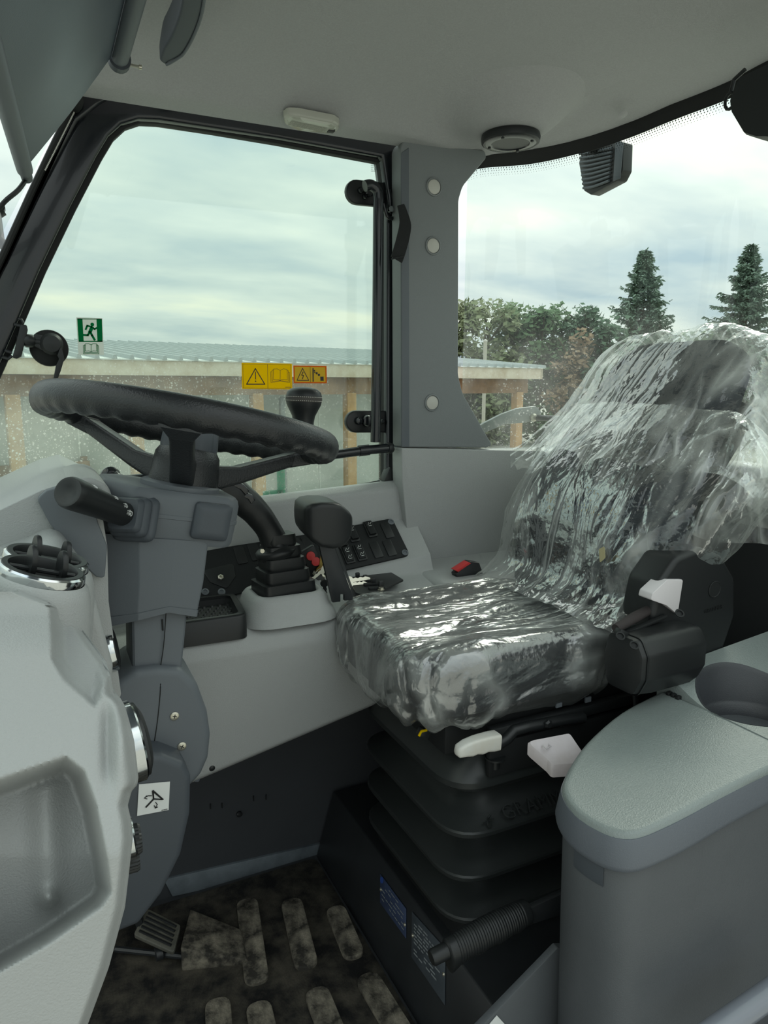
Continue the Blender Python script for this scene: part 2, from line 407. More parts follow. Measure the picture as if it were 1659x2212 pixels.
b.loft(rows, False, False, closed=False)
b.loft([[p+V((0,0,.05)) for p in r] for r in (rows[0], rows[-1])], False, False, closed=False)
b.loft([rows[0], [p+V((0,0,.05)) for p in rows[0]]], False, False, closed=False); b.loft([rows[-1], [p+V((0,0,.05)) for p in rows[-1]]], False, False, closed=False)
ceil = struct(make('ceiling', b, M['headliner'], fix=False), 'grey felt headliner of the cab roof', 'ceiling')
for q, zz in (((372,203),1.635), ((1345,248),1.66)):
    b = MB(); b.lathe([(.011,0),(.009,.0015),(0,.002)], U(*q, Z=zz), (0,-.5,-.85), 20); make('plug', b, M['headliner'], ceil)
# outer roof skin keeps the sky out from above
b = MB(); b.box((.66,1.03,1.775), (1.34,1.02,.05)); struct(make('roof', b, M['gloss'], bevel=.02), 'gloss black outer roof skin above the headliner', 'roof')

# right side window ---------------------------------------------------------------------------------------
outer = [(868,306),(600,262),(330,213),(240,203),(200,205),(180,240),(150,290),(85,410),(10,560),(-60,720),(-130,900),(-160,1130),(400,1170),(868,1110),(868,700)]
inner = [(826,338),(600,297),(345,258),(300,256),(262,268),(234,294),(208,338),(150,450),(85,585),(15,750),(-60,920),(-90,1150),(400,1130),(836,1042),(836,700)]
inner_full = [(826,338),(600,297),(345,258),(300,256),(262,268),(234,294),(208,338),(150,450),(85,585),(15,750),(-60,920),(-90,1150),(400,1130),(836,1042),(836,400)]
inner[-1] = (837,420); outer[-1] = (868,420)
win = bpy.data.objects.new('window_1', None); COL.objects.link(win); WLOC['window_1'] = V((.4,1.5,1.25)); win.location = (.4,1.5,1.25); struct(win, 'large right side window with black frame', 'window')
O = UU(outer, Y=1.485); I = UU(inner, Y=1.485)
b = MB(); b.ringplate(O, I, (0,.05,0)); make('frame', b, M['gloss'], win, bevel=.006, segs=3)
I2 = UU([(822,352),(600,310),(350,268),(305,266),(272,277),(246,301),(221,343),(164,453),(99,588),(30,750),(-45,920),(-75,1140),(400,1115),(829,1042),(831,420)], Y=1.505)
b = MB(); b.ringplate([p.lerp(q,-.15)+V((0,.02,0)) for p, q in zip(I, I2)], I2, (0,.018,0)); make('seal', b, M['rubber'], win, bevel=.002)
b = MB(); b.prism([U(850,372,Y=1.484), U(864,352,Y=1.484), U(866,1035,Y=1.484), U(850,1035,Y=1.484)], (0,-.001,0)); 
make('side_strip', b, mat('tinted_strip_glass', rgb(120,136,142), .12, spec=.6), win)
b = MB(); g = UU([(866,270),(330,215),(200,215),(80,420),(-150,900),(-200,1200),(866,1150)], Y=1.52); b.prism(g, (0,.004,0)); pane = make('pane', b, M['glass'], win)
# tiny etched stamp on the pane
bst = MB()
for r_, (n_, w_) in enumerate(((14,30),(11,24),(12,26),(7,16))):
    for k in range(n_):
        if random.random() < .75: bst.box(U(802+k*w_/n_, 357+r_*4.2, Y=1.517), (.0009,.0004,.0016))
make('etched_stamp', bst, M['ink'], win)['kind'] = 'stuff'
bst = MB(); c_ = U(826,369,Y=1.517)
ringp = [c_+V((math.cos(t*.5236)*.0042,0,math.sin(t*.5236)*.0042)) for t in range(13)]; bst.tube(ringp, .0004, 5); make('stamp_ring', bst, M['ink'], win)
# corner gusset of the seal, bottom rear
b = MB(); b.prism(UU([(830,1040),(843,1008),(866,1040),(866,1050)], Y=1.475), (0,.03,0)); make('gusset', b, M['black'], win, bevel=.003)

# front pillar ---------------------------------------------------------------------------------------------
b = MB(); b.prism(UU([(176,120),(250,205),(215,225),(168,262),(95,398),(18,560),(-70,745),(-150,900),(-170,900),(-100,740),(8,560),(80,400),(140,262),(160,236)], Y=1.48), (0,.07,0))
fp = struct(make('trim_1', b, M['gloss'], bevel=.012, segs=4), 'gloss black front pillar beside the windscreen', 'pillar')
b = MB(); pa = smooth_path(UU([(156,236),(130,284),(74,402),(2,560),(-60,690)], Y=1.475), 8); b.tube(pa, .006, 8); make('gasket', b, M['rubber'], fp)
for k in range(46):
    p = pa[0].lerp(pa[14], k/45); bb = MB(); 
    if k == 0: bb.box(p+V((.006,-.006,0)), (.0022,.0022,.0022)); tooth = make('tooth', bb, M['capgrey'], fp)
    else: share(tooth, 'tooth', p+V((.006,-.006,0)), fp)
# windscreen
wa, wb_ = U(140,238,Y=1.47), U(-90,690,Y=1.47)
ws = bpy.data.objects.new('window_3', None); COL.objects.link(ws); WLOC['window_3'] = V((0,.9,1.4)); ws.location = (0,.9,1.4); struct(ws, 'sloping windscreen seen beside the front pillar', 'window')
dd = (wb_-wa).normalized(); wl_ = [wa, wa+dd*.75, wa+dd*.75+V((0,-1.25,0)), wa+V((0,-1.25,0))]
b = MB(); rows = []
for k in range(25):
    t = k/24; bow = V((-.42*math.sin(math.pi*min(1,max(0,t*1.0)))**.8 if 0 < t < 1 else 0, -1.25*t, 0)); rows.append([wa+dd*.85*s/10+bow*(1 if True else 0)*V((1,1,1)).x for s in range(11)])
b.loft(rows, False, False, closed=False); make('pane', b, M['glassc'], ws)
b = MB(); b.tube([r[0]+V((.02,0,.02)) for r in rows], .022, 12); make('top_rail', b, M['rubber'], ws)

# rear window with curved corner ---------------------------------------------------------------------------
rw = bpy.data.objects.new('window_2', None); COL.objects.link(rw); WLOC['window_2'] = V((1.25,1,1.3)); rw.location = (1.25,1,1.3); struct(rw, 'wrap-around rear window behind the seat', 'window')
et = smooth_path([V((.93,1.468,1.612))]+edge, 6)
def rear_off(p, d): 
    return V((p.x+d*(.5 if p.y > 1.35 else 1), p.y+(d if p.y > 1.3 else d*.3), p.z))
low = [V((max(p.x+.03, .93) if p.y < 1.44 else p.x, min(p.y+.012, 1.478), .92)) for p in et]
topg = [rear_off(p, .012)+V((0,0,.02)) for p in et]
b = MB(); rows = []
for k in range(13):
    t = k/12; rows.append([a.lerp(c, t) for a, c in zip(topg, low)])
b.loft(rows, False, False, closed=False); pane2 = make('pane', b, M['glassr'], rw)
b = MB(); rows = [[rear_off(p,-.002)+V((0,0,.055)) for p in et], [rear_off(p,-.002)+V((0,0,.012)) for p in et], [p+V((-.002,-.003,-.003)) for p in et], [rear_off(p,.004)+V((0,0,-.014)) for p in et], [rear_off(p,.010)+V((0,0,-.026)) for p in et], [rear_off(p,.02)+V((0,0,-.022)) for p in et], [rear_off(p,.02)+V((0,0,.02)) for p in et]]
b.loft(rows, False, False, closed=False); make('header_seal', b, M['rubber'], rw, angle=60)
# dotted black border printed on the glass under the header
bd = MB(); L_ = 0; last = et[0]
acc = 0.0; step = .0056
dots = []
for a, c in zip(et[:-1], et[1:]):
    n_ = max(1, int((c-a).length/step))
    for k in range(n_):
        p = a.lerp(c, k/n_); dots.append(p)
for i_, p in enumerate(dots):
    if p.y < .75: break
    for r_ in range(4):
        q = rear_off(p,.0105)+V((0,0,-.0285-.0052*r_)); s = .0021-.0004*r_
        if r_ % 2: q = q+V((0,-.0025,0))
        bd.add([q+V((0,-s,0)), q+V((0,0,s)), q+V((0,s,0)), q+V((0,0,-s))], [(0,1,2,3)])
make('dot_border', bd, M['ink'], rw, smooth=False)['kind'] = 'stuff'

# rear corner panel, pillar cover, rear wall -------------------------------------------------------------------
b = MB(); b.prism(roundpoly(UU([(868,968),(1240,975),(1240,1216),(908,1212),(884,1196),(869,1036)], Y=1.42), [.004,.0,.0,.02,.02,.01]), (0,.05,0))
struct(make('trim_2', b, M['grey'], bevel=.008, segs=4), 'smooth grey lower corner panel between console and seat back', 'trim panel')
cov = UU([(872,303),(958,311),(1047,325),(1052,340),(1000,402),(991,432),(990,810),(1000,850),(1064,962),(1050,967),(867,966),(866,318)], Y=1.43)
b = MB(); b.prism(roundpoly(cov, [.012,.0,.008,.012,.05,.05,.06,.06,.012,.004,.004,.02], 6), (0,.045,0))
pc = struct(make('trim_3', b, M['pillar'], bevel=.012, segs=5), 'upright grey pillar cover with three round caps', 'pillar cover')
b = MB(); b.prism(UU([(867,330),(884,318),(885,966),(868,966)], Y=1.4275), (0,.004,0)); make('edge_facet', b, M['greydark'], pc, bevel=.002)
for q in ((937,404),(935,531),(933,870)):
    p = U(*q, Y=1.43)
    bb = MB(); bb.lathe([(.0205,.001),(.0195,-.003),(.017,-.004),(.0155,-.001)], p, (0,1,0), 32, caps=False); make('cap_rim', bb, M['pillar'], pc)
    bb = MB(); bb.lathe([(.0155,.001),(.0152,-.0022),(.013,-.0034),(0,-.0036)], p, (0,1,0), 32, caps=False); make('cap', bb, M['capgrey'], pc)
plan = smooth_path([V((.9,1.47,0)), V((1.08,1.455,0)), V((1.2,1.40,0)), V((1.27,1.28,0)), V((1.29,1.1,0)), V((1.29,.6,0)), V((1.29,.1,0))], 6)
b = MB(); rows = []
for z, o in ((.60,0),(.80,0),(.83,-.012),(.925,-.014),(.94,-.006),(.945,.05)):
    rows.append([V((p.x+o, p.y+(o if p.y > 1.25 else 0), z+(.0 if p.y > 1.3 else 0))) for p in plan])
b.loft(rows, False, False, closed=False); struct(make('wall_rear', b, M['grey'], angle=70), 'grey rear wall panel below the rear window', 'wall')
b = MB(); rows = [[V((p.x-.035, p.y-(.0 if p.y<1.25 else .03), z)) for p in plan if p.y < 1.44] for z in (0,.815)]
b.loft(rows+[[p+V((.03,.01,.012)) for p in rows[1]]], False, False, closed=False); struct(make('wall_rear_lower', b, M['blackmat'], angle=70), 'black lower panel behind the seat', 'wall')
# ================================================================== right side console
def zt(x): return .776+.085*(x-.46)     # top of switch panel at Y=1.44
def zb(x): return .682+.108*(x-.324)    # bottom of switch panel at Y=1.36
def sill(x): return .846+.05*x
def bot(x): return .397+.205*(x-.219)
con = thing('side_console', 'long moulded grey side console under the right window', 'console', (.35,1.3,.4))
b = MB(); rows = []
for x in [-.2+.035*i for i in range(32)]:
    zs = .690 if x < .3 else .690-.004*sstep(.3,.6,x)
    zsh = min(zb(x)-.004, zs+.01)
    sec = [(1.50,sill(x)-.002),(1.468,sill(x)+.002),(1.447,sill(x)-.012),(1.4405,zt(x)+.012),(1.4405,zt(x)-.004),(1.36,zb(x)-.004),(1.345,zsh-.006),(1.24,zs-.012),(1.203,zs-.028),(1.192,.63),(1.20,bot(x)+.01),(1.212,bot(x)),(1.46,bot(x)+.01),(1.50,bot(x)+.05)]
    pts = roundpoly([V((x,y,z)) for y, z in sec], [0,.015,.02,.02,.004,.006,.02,.03,.035,.03,.02,.01,0,0], 4)
    rows.append(pts)
b.loft([r for r in rows if r[0].x < .80]); make('body', b, M['grey'], con, angle=50)
b = MB(); b.prism(roundpoly([V((.74,1.205,.686)),V((1.16,1.205,.686)),V((1.16,1.45,.700)),V((.74,1.45,.700))], 0), (0,0,-.22)); make('rear_shelf', b, M['grey'], con, bevel=.02, segs=4)
# bracket and screw under the front end of the console
b = MB(); b.prism(roundpoly(UU([(418,1690),(436,1650),(466,1632),(476,1640),(470,1658),(438,1672),(430,1690)], Y=1.205), .003), (0,.02,0)); br = make('bracket', b, M['greydark'], con, bevel=.002)
b = MB(); b.lathe([(.006,0),(.006,.004),(.003,.006),(0,.006)], U(457,1657,Y=1.204), (0,-1,0), 16); make('screw', b, M['black'], br)
# collar round the joystick boot
ctr = U(612,1296,Z=.70); 
def rrect(c, ax, ay, r, z, rot=0, n=6):
    pts = [V((-ax,-ay,0)),V((ax,-ay,0)),V((ax,ay,0)),V((-ax,ay,0))]
    R = Matrix.Rotation(rot,3,'Z'); return [V((c[0],c[1],z))+R@p for p in roundpoly(pts, r, n)]
JC = V((.405,1.27))
b = MB(); rr = [(.094,.082,.06,.668),(.088,.074,.055,.682),(.080,.064,.045,.696),(.076,.058,.038,.708),(.070,.053,.034,.716),(.064,.049,.03,.719),(.058,.045,.026,.718),(.054,.042,.022,.710)]
b.loft([rrect(JC, a, c, r, z+.02*0, 0) for a, c, r, z in rr], False, True); make('joystick_collar', b, M['grey'], con, angle=70)

# storage tray -----------------------------------------------------------------------------------------------
tray = thing('storage_tray', 'open black storage tray with studded bottom, left of the joystick', 'tray', (.25,1.28,.68))
T0 = UU([(404,1338),(512,1278),(548,1334),(404,1372)], Z=.700)
T0 = [V((.165,1.195,.703)), V((.312,1.192,.703)), V((.326,1.335,.703)), V((.165,1.340,.703))]
def inset(pts, d):
    c = sum(pts, V((0,0,0)))/len(pts); return [p+(c-p).normalized()*d for p in pts]
o_ = roundpoly(T0, .02, 5); i_ = roundpoly(inset(T0,.018), .014, 5)
b = MB(); b.loft([[p+V((0,0,-.045)) for p in o_], [p+V((0,0,-.004)) for p in o_], [p.lerp(q,.2)+V((0,0,.0)) for p, q in zip(o_, i_)], i_, [p+V((0,0,-.008)) for p in i_]], False, False); make('rim', b, M['black'], tray, angle=60)
b = MB(); b.loft([[p+V((0,0,-.006)) for p in i_], [p+V((0,0,-.016)) for p in roundpoly(inset(T0,.024), .012, 5)]], False, True); make('well', b, M['blackmat'], tray)
st0 = None
for r_ in range(7):
    for k in range(9):
        p = V((.192+.015*k+(.0075 if r_ % 2 else 0), 1.238+.0145*r_, .6885))
        if st0 is None:
            b = MB(); b.lathe([(.0045,-.001),(.003,.0015),(0,.002)], p, (0,0,1), 6); st0 = make('stud', b, M['black'], tray)
        else: share(st0, 'stud', p, tray)

# switch panel -------------------------------------------------------------------------------------------------
PL = plane3((.46,1.44,zt(.46)), (.72,1.44,zt(.72)), (.46,1.36,zb(.46)))
if PL[1].y > 0: PL = (PL[0], -PL[1])
pn = PL[1]; prt, pup, _ = basis(pn, (0,.6,.8)); prt = V((1,0,.09)).normalized(); prt = (prt - pn*prt.dot(pn)).normalized(); pup = pn.cross(prt)*(1)
if pup.z < 0: pup = -pup
sp = thing('switch_panel', 'black slanted switch panel with rocker switches beneath the right window', 'switch panel', (.55,1.4,.74))
b = MB(); pts = UU([(425,1196),(502,1182),(626,1163),(846,1122),(885,1202),(750,1233),(600,1266),(500,1288),(425,1300)], pl=PL)
b.prism(roundpoly(pts, [0,0,0,.014,.014,0,0,0,0]), pn*.006); make('plate', b, M['blackmat'], sp, bevel=.002)
def on_panel(px, py, off=.006): return U(px, py, pl=PL)+pn*off
def blank(px, py, w=.021, h=.042):
    c = on_panel(px, py); b = MB()
    b.prism(roundpoly([c-prt*w/2-pup*h/2, c+prt*w/2-pup*h/2, c+prt*w/2+pup*h/2, c-prt*w/2+pup*h/2], .003, 3), pn*.0018); return make('blank_cover', b, M['black'], sp, bevel=.0006)
for q in ((835,1149),(811,1191),(840,1187),(664,1179),(519,1203),(549,1196),(640,1184)): blank(*q)
def rocker(px, py, up, w=.022, h=.043):
    c = on_panel(px, py); b = MB()
    b.prism(roundpoly([c-prt*w/2-pup*h/2, c+prt*w/2-pup*h/2, c+prt*w/2+pup*h/2, c-prt*w/2+pup*h/2], .003, 3), pn*.003); fr = make('switch_frame', b, M['black'], sp, bevel=.001)
    w2, h2 = w*.74, h*.8; s = 1 if up else -1
    prof = [(-h2/2,.003),(-h2/2,.0075+.002*s),(-h2*.1,.0065),(h2*.1,.0065),(h2/2,.0075-.002*s),(h2/2,.003)]
    b = MB(); b.loft([[c+prt*xx+pup*a+pn*z for a, z in prof] for xx in (-w2/2, w2/2)]); rk = make('rocker', b, M['blackmat'], fr, bevel=.001)
    b = MB()
    for dy in ((h2*.27,) if up else (h2*.27,-h2*.25)):
        p = c+pup*dy+pn*.0098
        b.tube([p-prt*.005-pup*.003, p-prt*.001+pup*.004, p+prt*.001-pup*.001, p+prt*.005+pup*.004], .0005, 4); b.tube([p-prt*.004-pup*.005, p+prt*.003-pup*.005], .0005, 4)
    make('symbol', b, M['decalwhite'], rk)['kind'] = 'stuff'
for px, py, up in ((760,1157,1),(798,1147,1),(750,1203,0),(776,1197,0),(736,1172,1)): rocker(px, py, up)
for q in ((627,1168),(843,1131),(873,1197),(443,1282),(478,1282)):
    b = MB(); b.lathe([(.0075,0),(.0075,.0015),(.004,.003),(.0035,.0012),(0,.001)], on_panel(*q), pn, 18); make('screw', b, M['greydark'], sp)
c = on_panel(476,1246)
b = MB(); b.prism(roundpoly([c-prt*.032+pup*.018, c+prt*.032+pup*.022, c+prt*.028-pup*.01, c+prt*.004-pup*.034, c-prt*.024-pup*.012], .008, 4), pn*.002); cp = make('cover_plate', b, M['black'], sp, bevel=.0008)
b = MB(); b.lathe([(.006,0),(.006,.003),(.003,.004),(.0025,.002),(0,.002)], on_panel(476,1252,.008), pn, 6); make('bolt', b, M['zinc'], cp)
c = on_panel(632,1196); b = MB(); b.lathe([(.034,0),(.034,.0015),(0,.0015)], c, pn, 40); make('round_cover', b, M['black'], sp)

# lever slot plate on the shelf -----------------------------------------------------------------------------------
lp = thing('slot_plate', 'small black shelf plate with three short lever slots and a hex bolt', 'plate', (.55,1.3,.69))
ZS = .695
b = MB(); b.prism(roundpoly(UU([(748,1236),(818,1223),(872,1256),(796,1292),(768,1284)], Z=ZS), .008), (0,0,.004)); make('plate', b, M['black'], lp, bevel=.001)
for k, q in enumerate(((778,1250),(790,1256),(803,1262),(814,1270))):
    c = U(*q, Z=ZS+.006); R = Matrix.Rotation(-.15,3,'Z')
    b = MB(); b.box(c, (.034,.010,.006), R); sl = make('slot_frame', b, M['blackmat'], lp, bevel=.0015)
    b = MB(); b.box(c+V((-.006+.005*k,0,.007)), (.009,.007,.014), R); make('tab', b, M['black'], sl, bevel=.0015)
b = MB(); b.lathe([(.0075,0),(.0075,.0012),(.0055,.0015),(.0055,.005),(0,.0055)], U(823,1274,Z=ZS+.004), (0,0,1), 6); make('hex_bolt', b, M['zinc'], lp)

# bunch of keys ----------------------------------------------------------------------------------------------------
kb = thing('key_bunch', 'bunch of keys with black and red remote hanging behind the wrist rest', 'keys', (.46,1.32,.72))
kY = 1.335
c = U(674,1212,Y=kY); R = Matrix.Rotation(math.radians(-24),3,'Y')
b = MB(); b.box(c, (.034,.012,.062), R); fob = make('remote', b, M['black'], kb, bevel=.004, segs=3)
for q in ((671,1201),(682,1213)):
    bb = MB(); bb.lathe([(.0095,0),(.009,.002),(0,.0025)], U(*q, Y=kY-.007), (0,-1,.1), 18); make('button', bb, M['red'], fob)
def key(p, d, s, m, L=.032):
    d = V(d).normalized(); s = V(s).normalized(); n = d.cross(s)
    bow = [p+s*math.cos(t*math.pi/6)*.009-d*.002+d*math.sin(t*math.pi/6)*.008 for t in range(12)]
    bl = [p+d*.004+s*.003, p+d*.011+s*.0045] + [p+d*(.011+L*k/6)+s*(.0045-(.0018 if k % 2 else 0)) for k in range(1,6)] + [p+d*(.011+L), p+d*(.010+L)-s*.003, p+d*.004-s*.004]
    mb = MB(); mb.prism(bow, n*.002); mb.prism(bl, n*.0016); return make('key', mb, m, kb, smooth=False)
key(U(692,1228,Y=kY-.01), (.05,0,.3), (1,.2,0), M['brass'], .02)
key(U(697,1232,Y=1.31), (-.25,-.1,-.12), (.1,.3,1), M['zinc'])
key(U(757,1254,Y=1.30), (1,-.1,.03), (0,.4,1), M['zinc'])
key(U(757,1263,Y=1.295), (1,-.1,.0), (0,.5,1), M['zinc'], .026)
key(U(700,1262,Y=1.29), (.1,0,-1), (1,.2,0), M['black'], .02)
key(U(762,1272,Y=1.29), (.6,-.2,-.4), (0,.5,1), M['zinc'], .02)
key(U(690,1246,Y=1.31), (.5,-.1,-.5), (.5,.4,.5), M['black'], .03)
rp = [U(694,1240,Y=1.32)+V((math.cos(t*.5236)*.012,0,math.sin(t*.5236)*.012)) for t in range(13)]
b = MB(); b.tube(rp, .0011, 6); make('split_ring', b, M['zinc'], kb)
b = MB(); b.lathe([(.004,0),(.006,.006),(.006,.02),(.003,.028)], U(676,1236,Y=1.33), (.6,-.2,-.3), 12); make('tag', b, M['zinc'], kb)

# joystick -----------------------------------------------------------------------------------------------------------
js = thing('joystick', 'tall black curved joystick lever on a stepped rubber boot', 'joystick', (JC.x,JC.y,.71))
b = MB(); tiers = [(.056,.044,.705),(.056,.044,.716),(.0545,.043,.736),(.0545,.043,.7365),(.046,.037,.738),(.0475,.038,.742),(.046,.037,.760),(.040,.032,.762),(.042,.034,.767),(.040,.032,.783),(.034,.028,.785),(.037,.030,.790),(.035,.028,.806),(.028,.024,.808),(.030,.025,.813),(.028,.024,.828)]
base_top = U(604,1184,Y=1.265)
rings = []
for a, c_, z in tiers:
    t = (z-.705)/.123; cx = JC.x+(base_top.x-JC.x)*t*1.0; rings.append(rrect((cx, JC.y-.004*t), a*.96, c_*.9, .012, z, .12, 4))
b.loft(rings, True, True); make('boot', b, M['black'], js, angle=30)
gp = [U(600,1202,Y=1.265), U(597,1190,Y=1.265), U(593,1172,Y=1.265), U(578,1140,Y=1.263), U(556,1110,Y=1.26), U(530,1085,Y=1.258), U(500,1064,Y=1.256), U(474,1044,Y=1.255), U(462,1024,Y=1.255)]
gr = [.034,.041,.026,.024,.0255,.0275,.031,.031,.021]
sm = smooth_path(gp, 6); rs = []
for i in range(len(sm)):
    f = i/6; k = min(int(f), len(gr)-2); t = f-k; t = t*t*(3-2*t); rs.append(gr[k]*(1-t)+gr[k+1]*t)
b = MB(); b.tube(sm, rs, 20, sx=.85, sy=1.0, up=(0,1,0)); g = make('grip', b, M['black'], js)
for q0, q1, w in (((505,1042),(532,1062),.014), ((528,1066),(545,1082),.012)):
    a, c = U(*q0, Y=1.243), U(*q1, Y=1.243); d = (c-a).normalized(); s = d.cross(V((0,1,0)))
    if s.z < 0: s = -s
    b = MB(); b.loft([[p+V((0,y,0))*w+s*h for y, h in ((-.9,-.006),(-.9,.004),(.9,.006),(.9,-.006))] for p in (a, a.lerp(c,.5)+s*.003, c)]); make('thumb_switch', b, M['gloss'], g, bevel=.001)
b = MB(); b.lathe([(.004,0),(.004,.003),(.002,.003)], U(566,1190,Y=1.232), (0,-1,0), 10); make('screw', b, M['zinc'], g)

# padded wrist rest ---------------------------------------------------------------------------------------------------
wrst = thing('wrist_rest', 'padded black wrist rest on a slotted flat post beside the joystick', 'wrist rest', (.5,1.2,.69))
def sect(px, y0, y1, Yn, Yf):
    # vertical section of the pad at pixel column px, from pixel row y0 (top) to y1 (bottom), near and far Y
    a = U(px, y0, Y=Yn); c = U(px, y1, Y=Yn); 
    return roundpoly([V((a.x,Yn,a.z)), V((a.x,Yf,a.z+.004)), V((a.x,Yf,c.z+.012)), V((a.x,Yn,c.z))], .011, 5)
b = MB(); secs = [(656,1112,1136,1.180,1.226),(658,1102,1148,1.174,1.232),(664,1094,1160,1.168,1.238),(676,1089,1174,1.162,1.242),(696,1086,1186,1.160,1.244),(720,1086,1189,1.160,1.244),(738,1090,1186,1.161,1.243),(748,1098,1180,1.163,1.241),(757,1106,1168,1.167,1.238),(761,1112,1152,1.172,1.234)]
b.loft([sect(*s) for s in secs]); make('pad', b, M['black'], wrst, angle=60)
pp = [U(688,1170,Y=1.205), U(718,1168,Y=1.205), U(763,1288,Y=1.205), U(762,1296,Y=1.205), U(744,1298,Y=1.205), U(744,1284,Y=1.205), U(736,1284,Y=1.205), U(736,1300,Y=1.205), U(719,1302,Y=1.205)]
b = MB(); b.prism(pp, (0,.008,0)); make('post', b, M['steel'], wrst, bevel=.0012)
b = MB(); b.prism([U(718,1168,Y=1.205), U(724,1168,Y=1.225), U(768,1288,Y=1.225), U(763,1288,Y=1.205)], (.002,.004,0)); make('post_flange', b, M['steel'], wrst)
# ================================================================== steering column and wheel
col_ = thing('steering_column', 'slate grey steering column with tilt joint, shroud and indicator stalk', 'steering column', (.14,1.04,.15))
TIL = math.radians(11); hR = V((math.cos(TIL),0,-math.sin(TIL))); hN = V((math.sin(TIL),0,math.cos(TIL))); hY = V((0,1,0))
HO = V((.186,1.05,.955))
def hp(r, y, h): return HO + hR*r + hY*y + hN*h
# switch housing under the wheel
plan_h = [(-.118,-.018),(-.077,-.066),(.058,-.068),(.072,-.05),(.072,.075),(.05,.09),(-.09,.09),(-.118,.06)]
b = MB(); b.loft([roundpoly([hp(r*s,y*s,h) for r, y in plan_h], .012, 3) for h, s in ((-.072,.93),(-.066,.97),(-.03,1.0),(-.012,1.0),(-.004,.97),(.0,.92))]); hs = make('switch_housing', b, M['greydark'], col_, angle=42)
b = MB(); b.loft([roundpoly([hp(r*s,y*s,h) for r, y in plan_h], .012, 3) for h, s in ((-.0385,1.0),(-.038,1.008),(-.033,1.008),(-.0325,1.0))], False, False); make('parting_rib', b, M['greydark'], hs)
b = MB(); b.lathe([(.056,-.004),(.056,.006),(.05,.009),(0,.009)], hp(-.005,0,0), hN, 36); make('housing_neck', b, M['greydark'], hs)
# blank badge on the near face
c = hp(.031,-.0715,-.035)
b = MB(); pts = roundpoly([c+hR*x+hN*z for x, z in ((-.027,-.026),(.025,-.026),(.027,.026),(-.025,.026))], .007, 5)
ctr_ = sum(pts, V((0,0,0)))/len(pts)
b.loft([[p+V((0,.004,0)) for p in pts], pts, [p.lerp(ctr_,.06)+V((0,-.003,0)) for p in pts], [p.lerp(ctr_,.5)+V((0,-.0045,0)) for p in pts]]); make('badge', b, M['slate2'], hs, angle=60)
# stalk: rubber boot, barrel, end, printed lamp symbols
sb_, se_ = U(286,1118,Y=.985), U(146,1062,Y=.885); sdv = (se_-sb_).normalized(); su = (V((0,0,1))-sdv*sdv.z).normalized(); ss = sdv.cross(su)
b = MB()
for h0, w in ((-.012,.031),(.002,.027),(.012,.0235)):
    sq = [sb_+sdv*h0+su*x+ss*y for x, y in ((-w,-w),(w,-w),(w,w),(-w,w))]
    sq = roundpoly(sq, w*.45, 4); cc = sb_+sdv*h0
    b.loft([sq, [p+sdv*.006 for p in sq], [cc+(p-cc)*.86+sdv*.011 for p in sq]])
make('stalk_boot', b, M['slate2'], col_, angle=50)
Ls = (se_-sb_).length
b = MB(); b.lathe([(.0135,0),(.0150,.004),(.0158,.02),(.0175,Ls*.55),(.0195,Ls-.012),(.0192,Ls-.004),(.0175,Ls),(.0145,Ls+.0003),(.008,Ls-.0035),(0,Ls-.0045)], sb_, sdv, 40); stalk = make('stalk', b, M['black'], col_)
def lamp_icon(a, ang, s=.0032, bars=3):
    # outline lamp symbol laid on the barrel: a = distance along, ang = angle round it
    mb = MB(); R_ = interp([.02, Ls*.55, Ls-.012], [.0158,.0175,.0195], a)+.0002
    def P(x, y):
        t = ang + y/R_; return sb_ + sdv*(a+x) + (su*math.cos(t)+ss*math.sin(t))*R_
    arc = [P(-math.cos(t)*s*.9, math.sin(t)*s) for t in [-1.57+.35*k for k in range(10)]]
    mb.tube(arc+[arc[0]], .0004, 4)
    for k in range(bars): mb.tube([P(s*.5, (k-1)*s*.7), P(s*1.7, (k-1)*s*.7-s*.3)], .00035, 4)
    return mb
vd = -ray(215,1090).normalized(); a0 = math.atan2(vd.dot(ss), vd.dot(su))
for a, da in ((.030,-.25),(.034,.30),(.042,.75),(.060,1.15),(.105,1.25)):
    for sgn in (1,):
        o = make('lamp_symbol', lamp_icon(a, a0 + (da if (su*math.cos(a0+da)+ss*math.sin(a0+da)).z > (su*math.cos(a0-da)+ss*math.sin(a0-da)).z else -da)), M['decalwhite'], stalk); o['kind'] = 'stuff'
# shroud
def ringz(pts): return [V(p) for p in pts]
top_ = [(.054,1.035,.905),(.062,1.02,.905),(.113,.985,.90),(.160,.983,.893),(.206,.985,.885),(.210,1.10,.885),(.06,1.11,.905)]
mid_ = [(.058,1.032,.84),(.066,1.017,.84),(.110,.988,.835),(.152,.986,.832),(.197,.988,.826),(.20,1.1,.826),(.065,1.1,.84)]
bt_ = [(.062,1.03,.77),(.070,1.015,.772),(.1045,.991,.783),(.146,.989,.789),(.1855,.991,.776),(.19,1.09,.776),(.07,1.095,.77)]
b = MB(); b.loft([roundpoly(ringz(r), .006, 3) for r in (top_, mid_, bt_)], True, False); sh = make('shroud', b, M['greydark'], col_, angle=30)
lo = [V(p).lerp(V(q), .9) for p, q in zip(mid_, bt_)]
b = MB(); b.loft([roundpoly([p+V((-.0008 if p.x < .1 else .0008,-.0012,0)) for p in r], .006, 3) for r in ([V(p).lerp(V(q),.80) for p, q in zip(mid_, bt_)], [V(q)+V((0,0,.0)) for q in bt_])], False, False); make('hem_band', b, M['greydark'], sh, angle=30)
b = MB(); b.lathe([(.008,0),(.008,.008),(.005,.012),(0,.012)], U(209,1163,Y=1.02), (0,0,1), 12); make('clip', b, M['chrome'], sh)
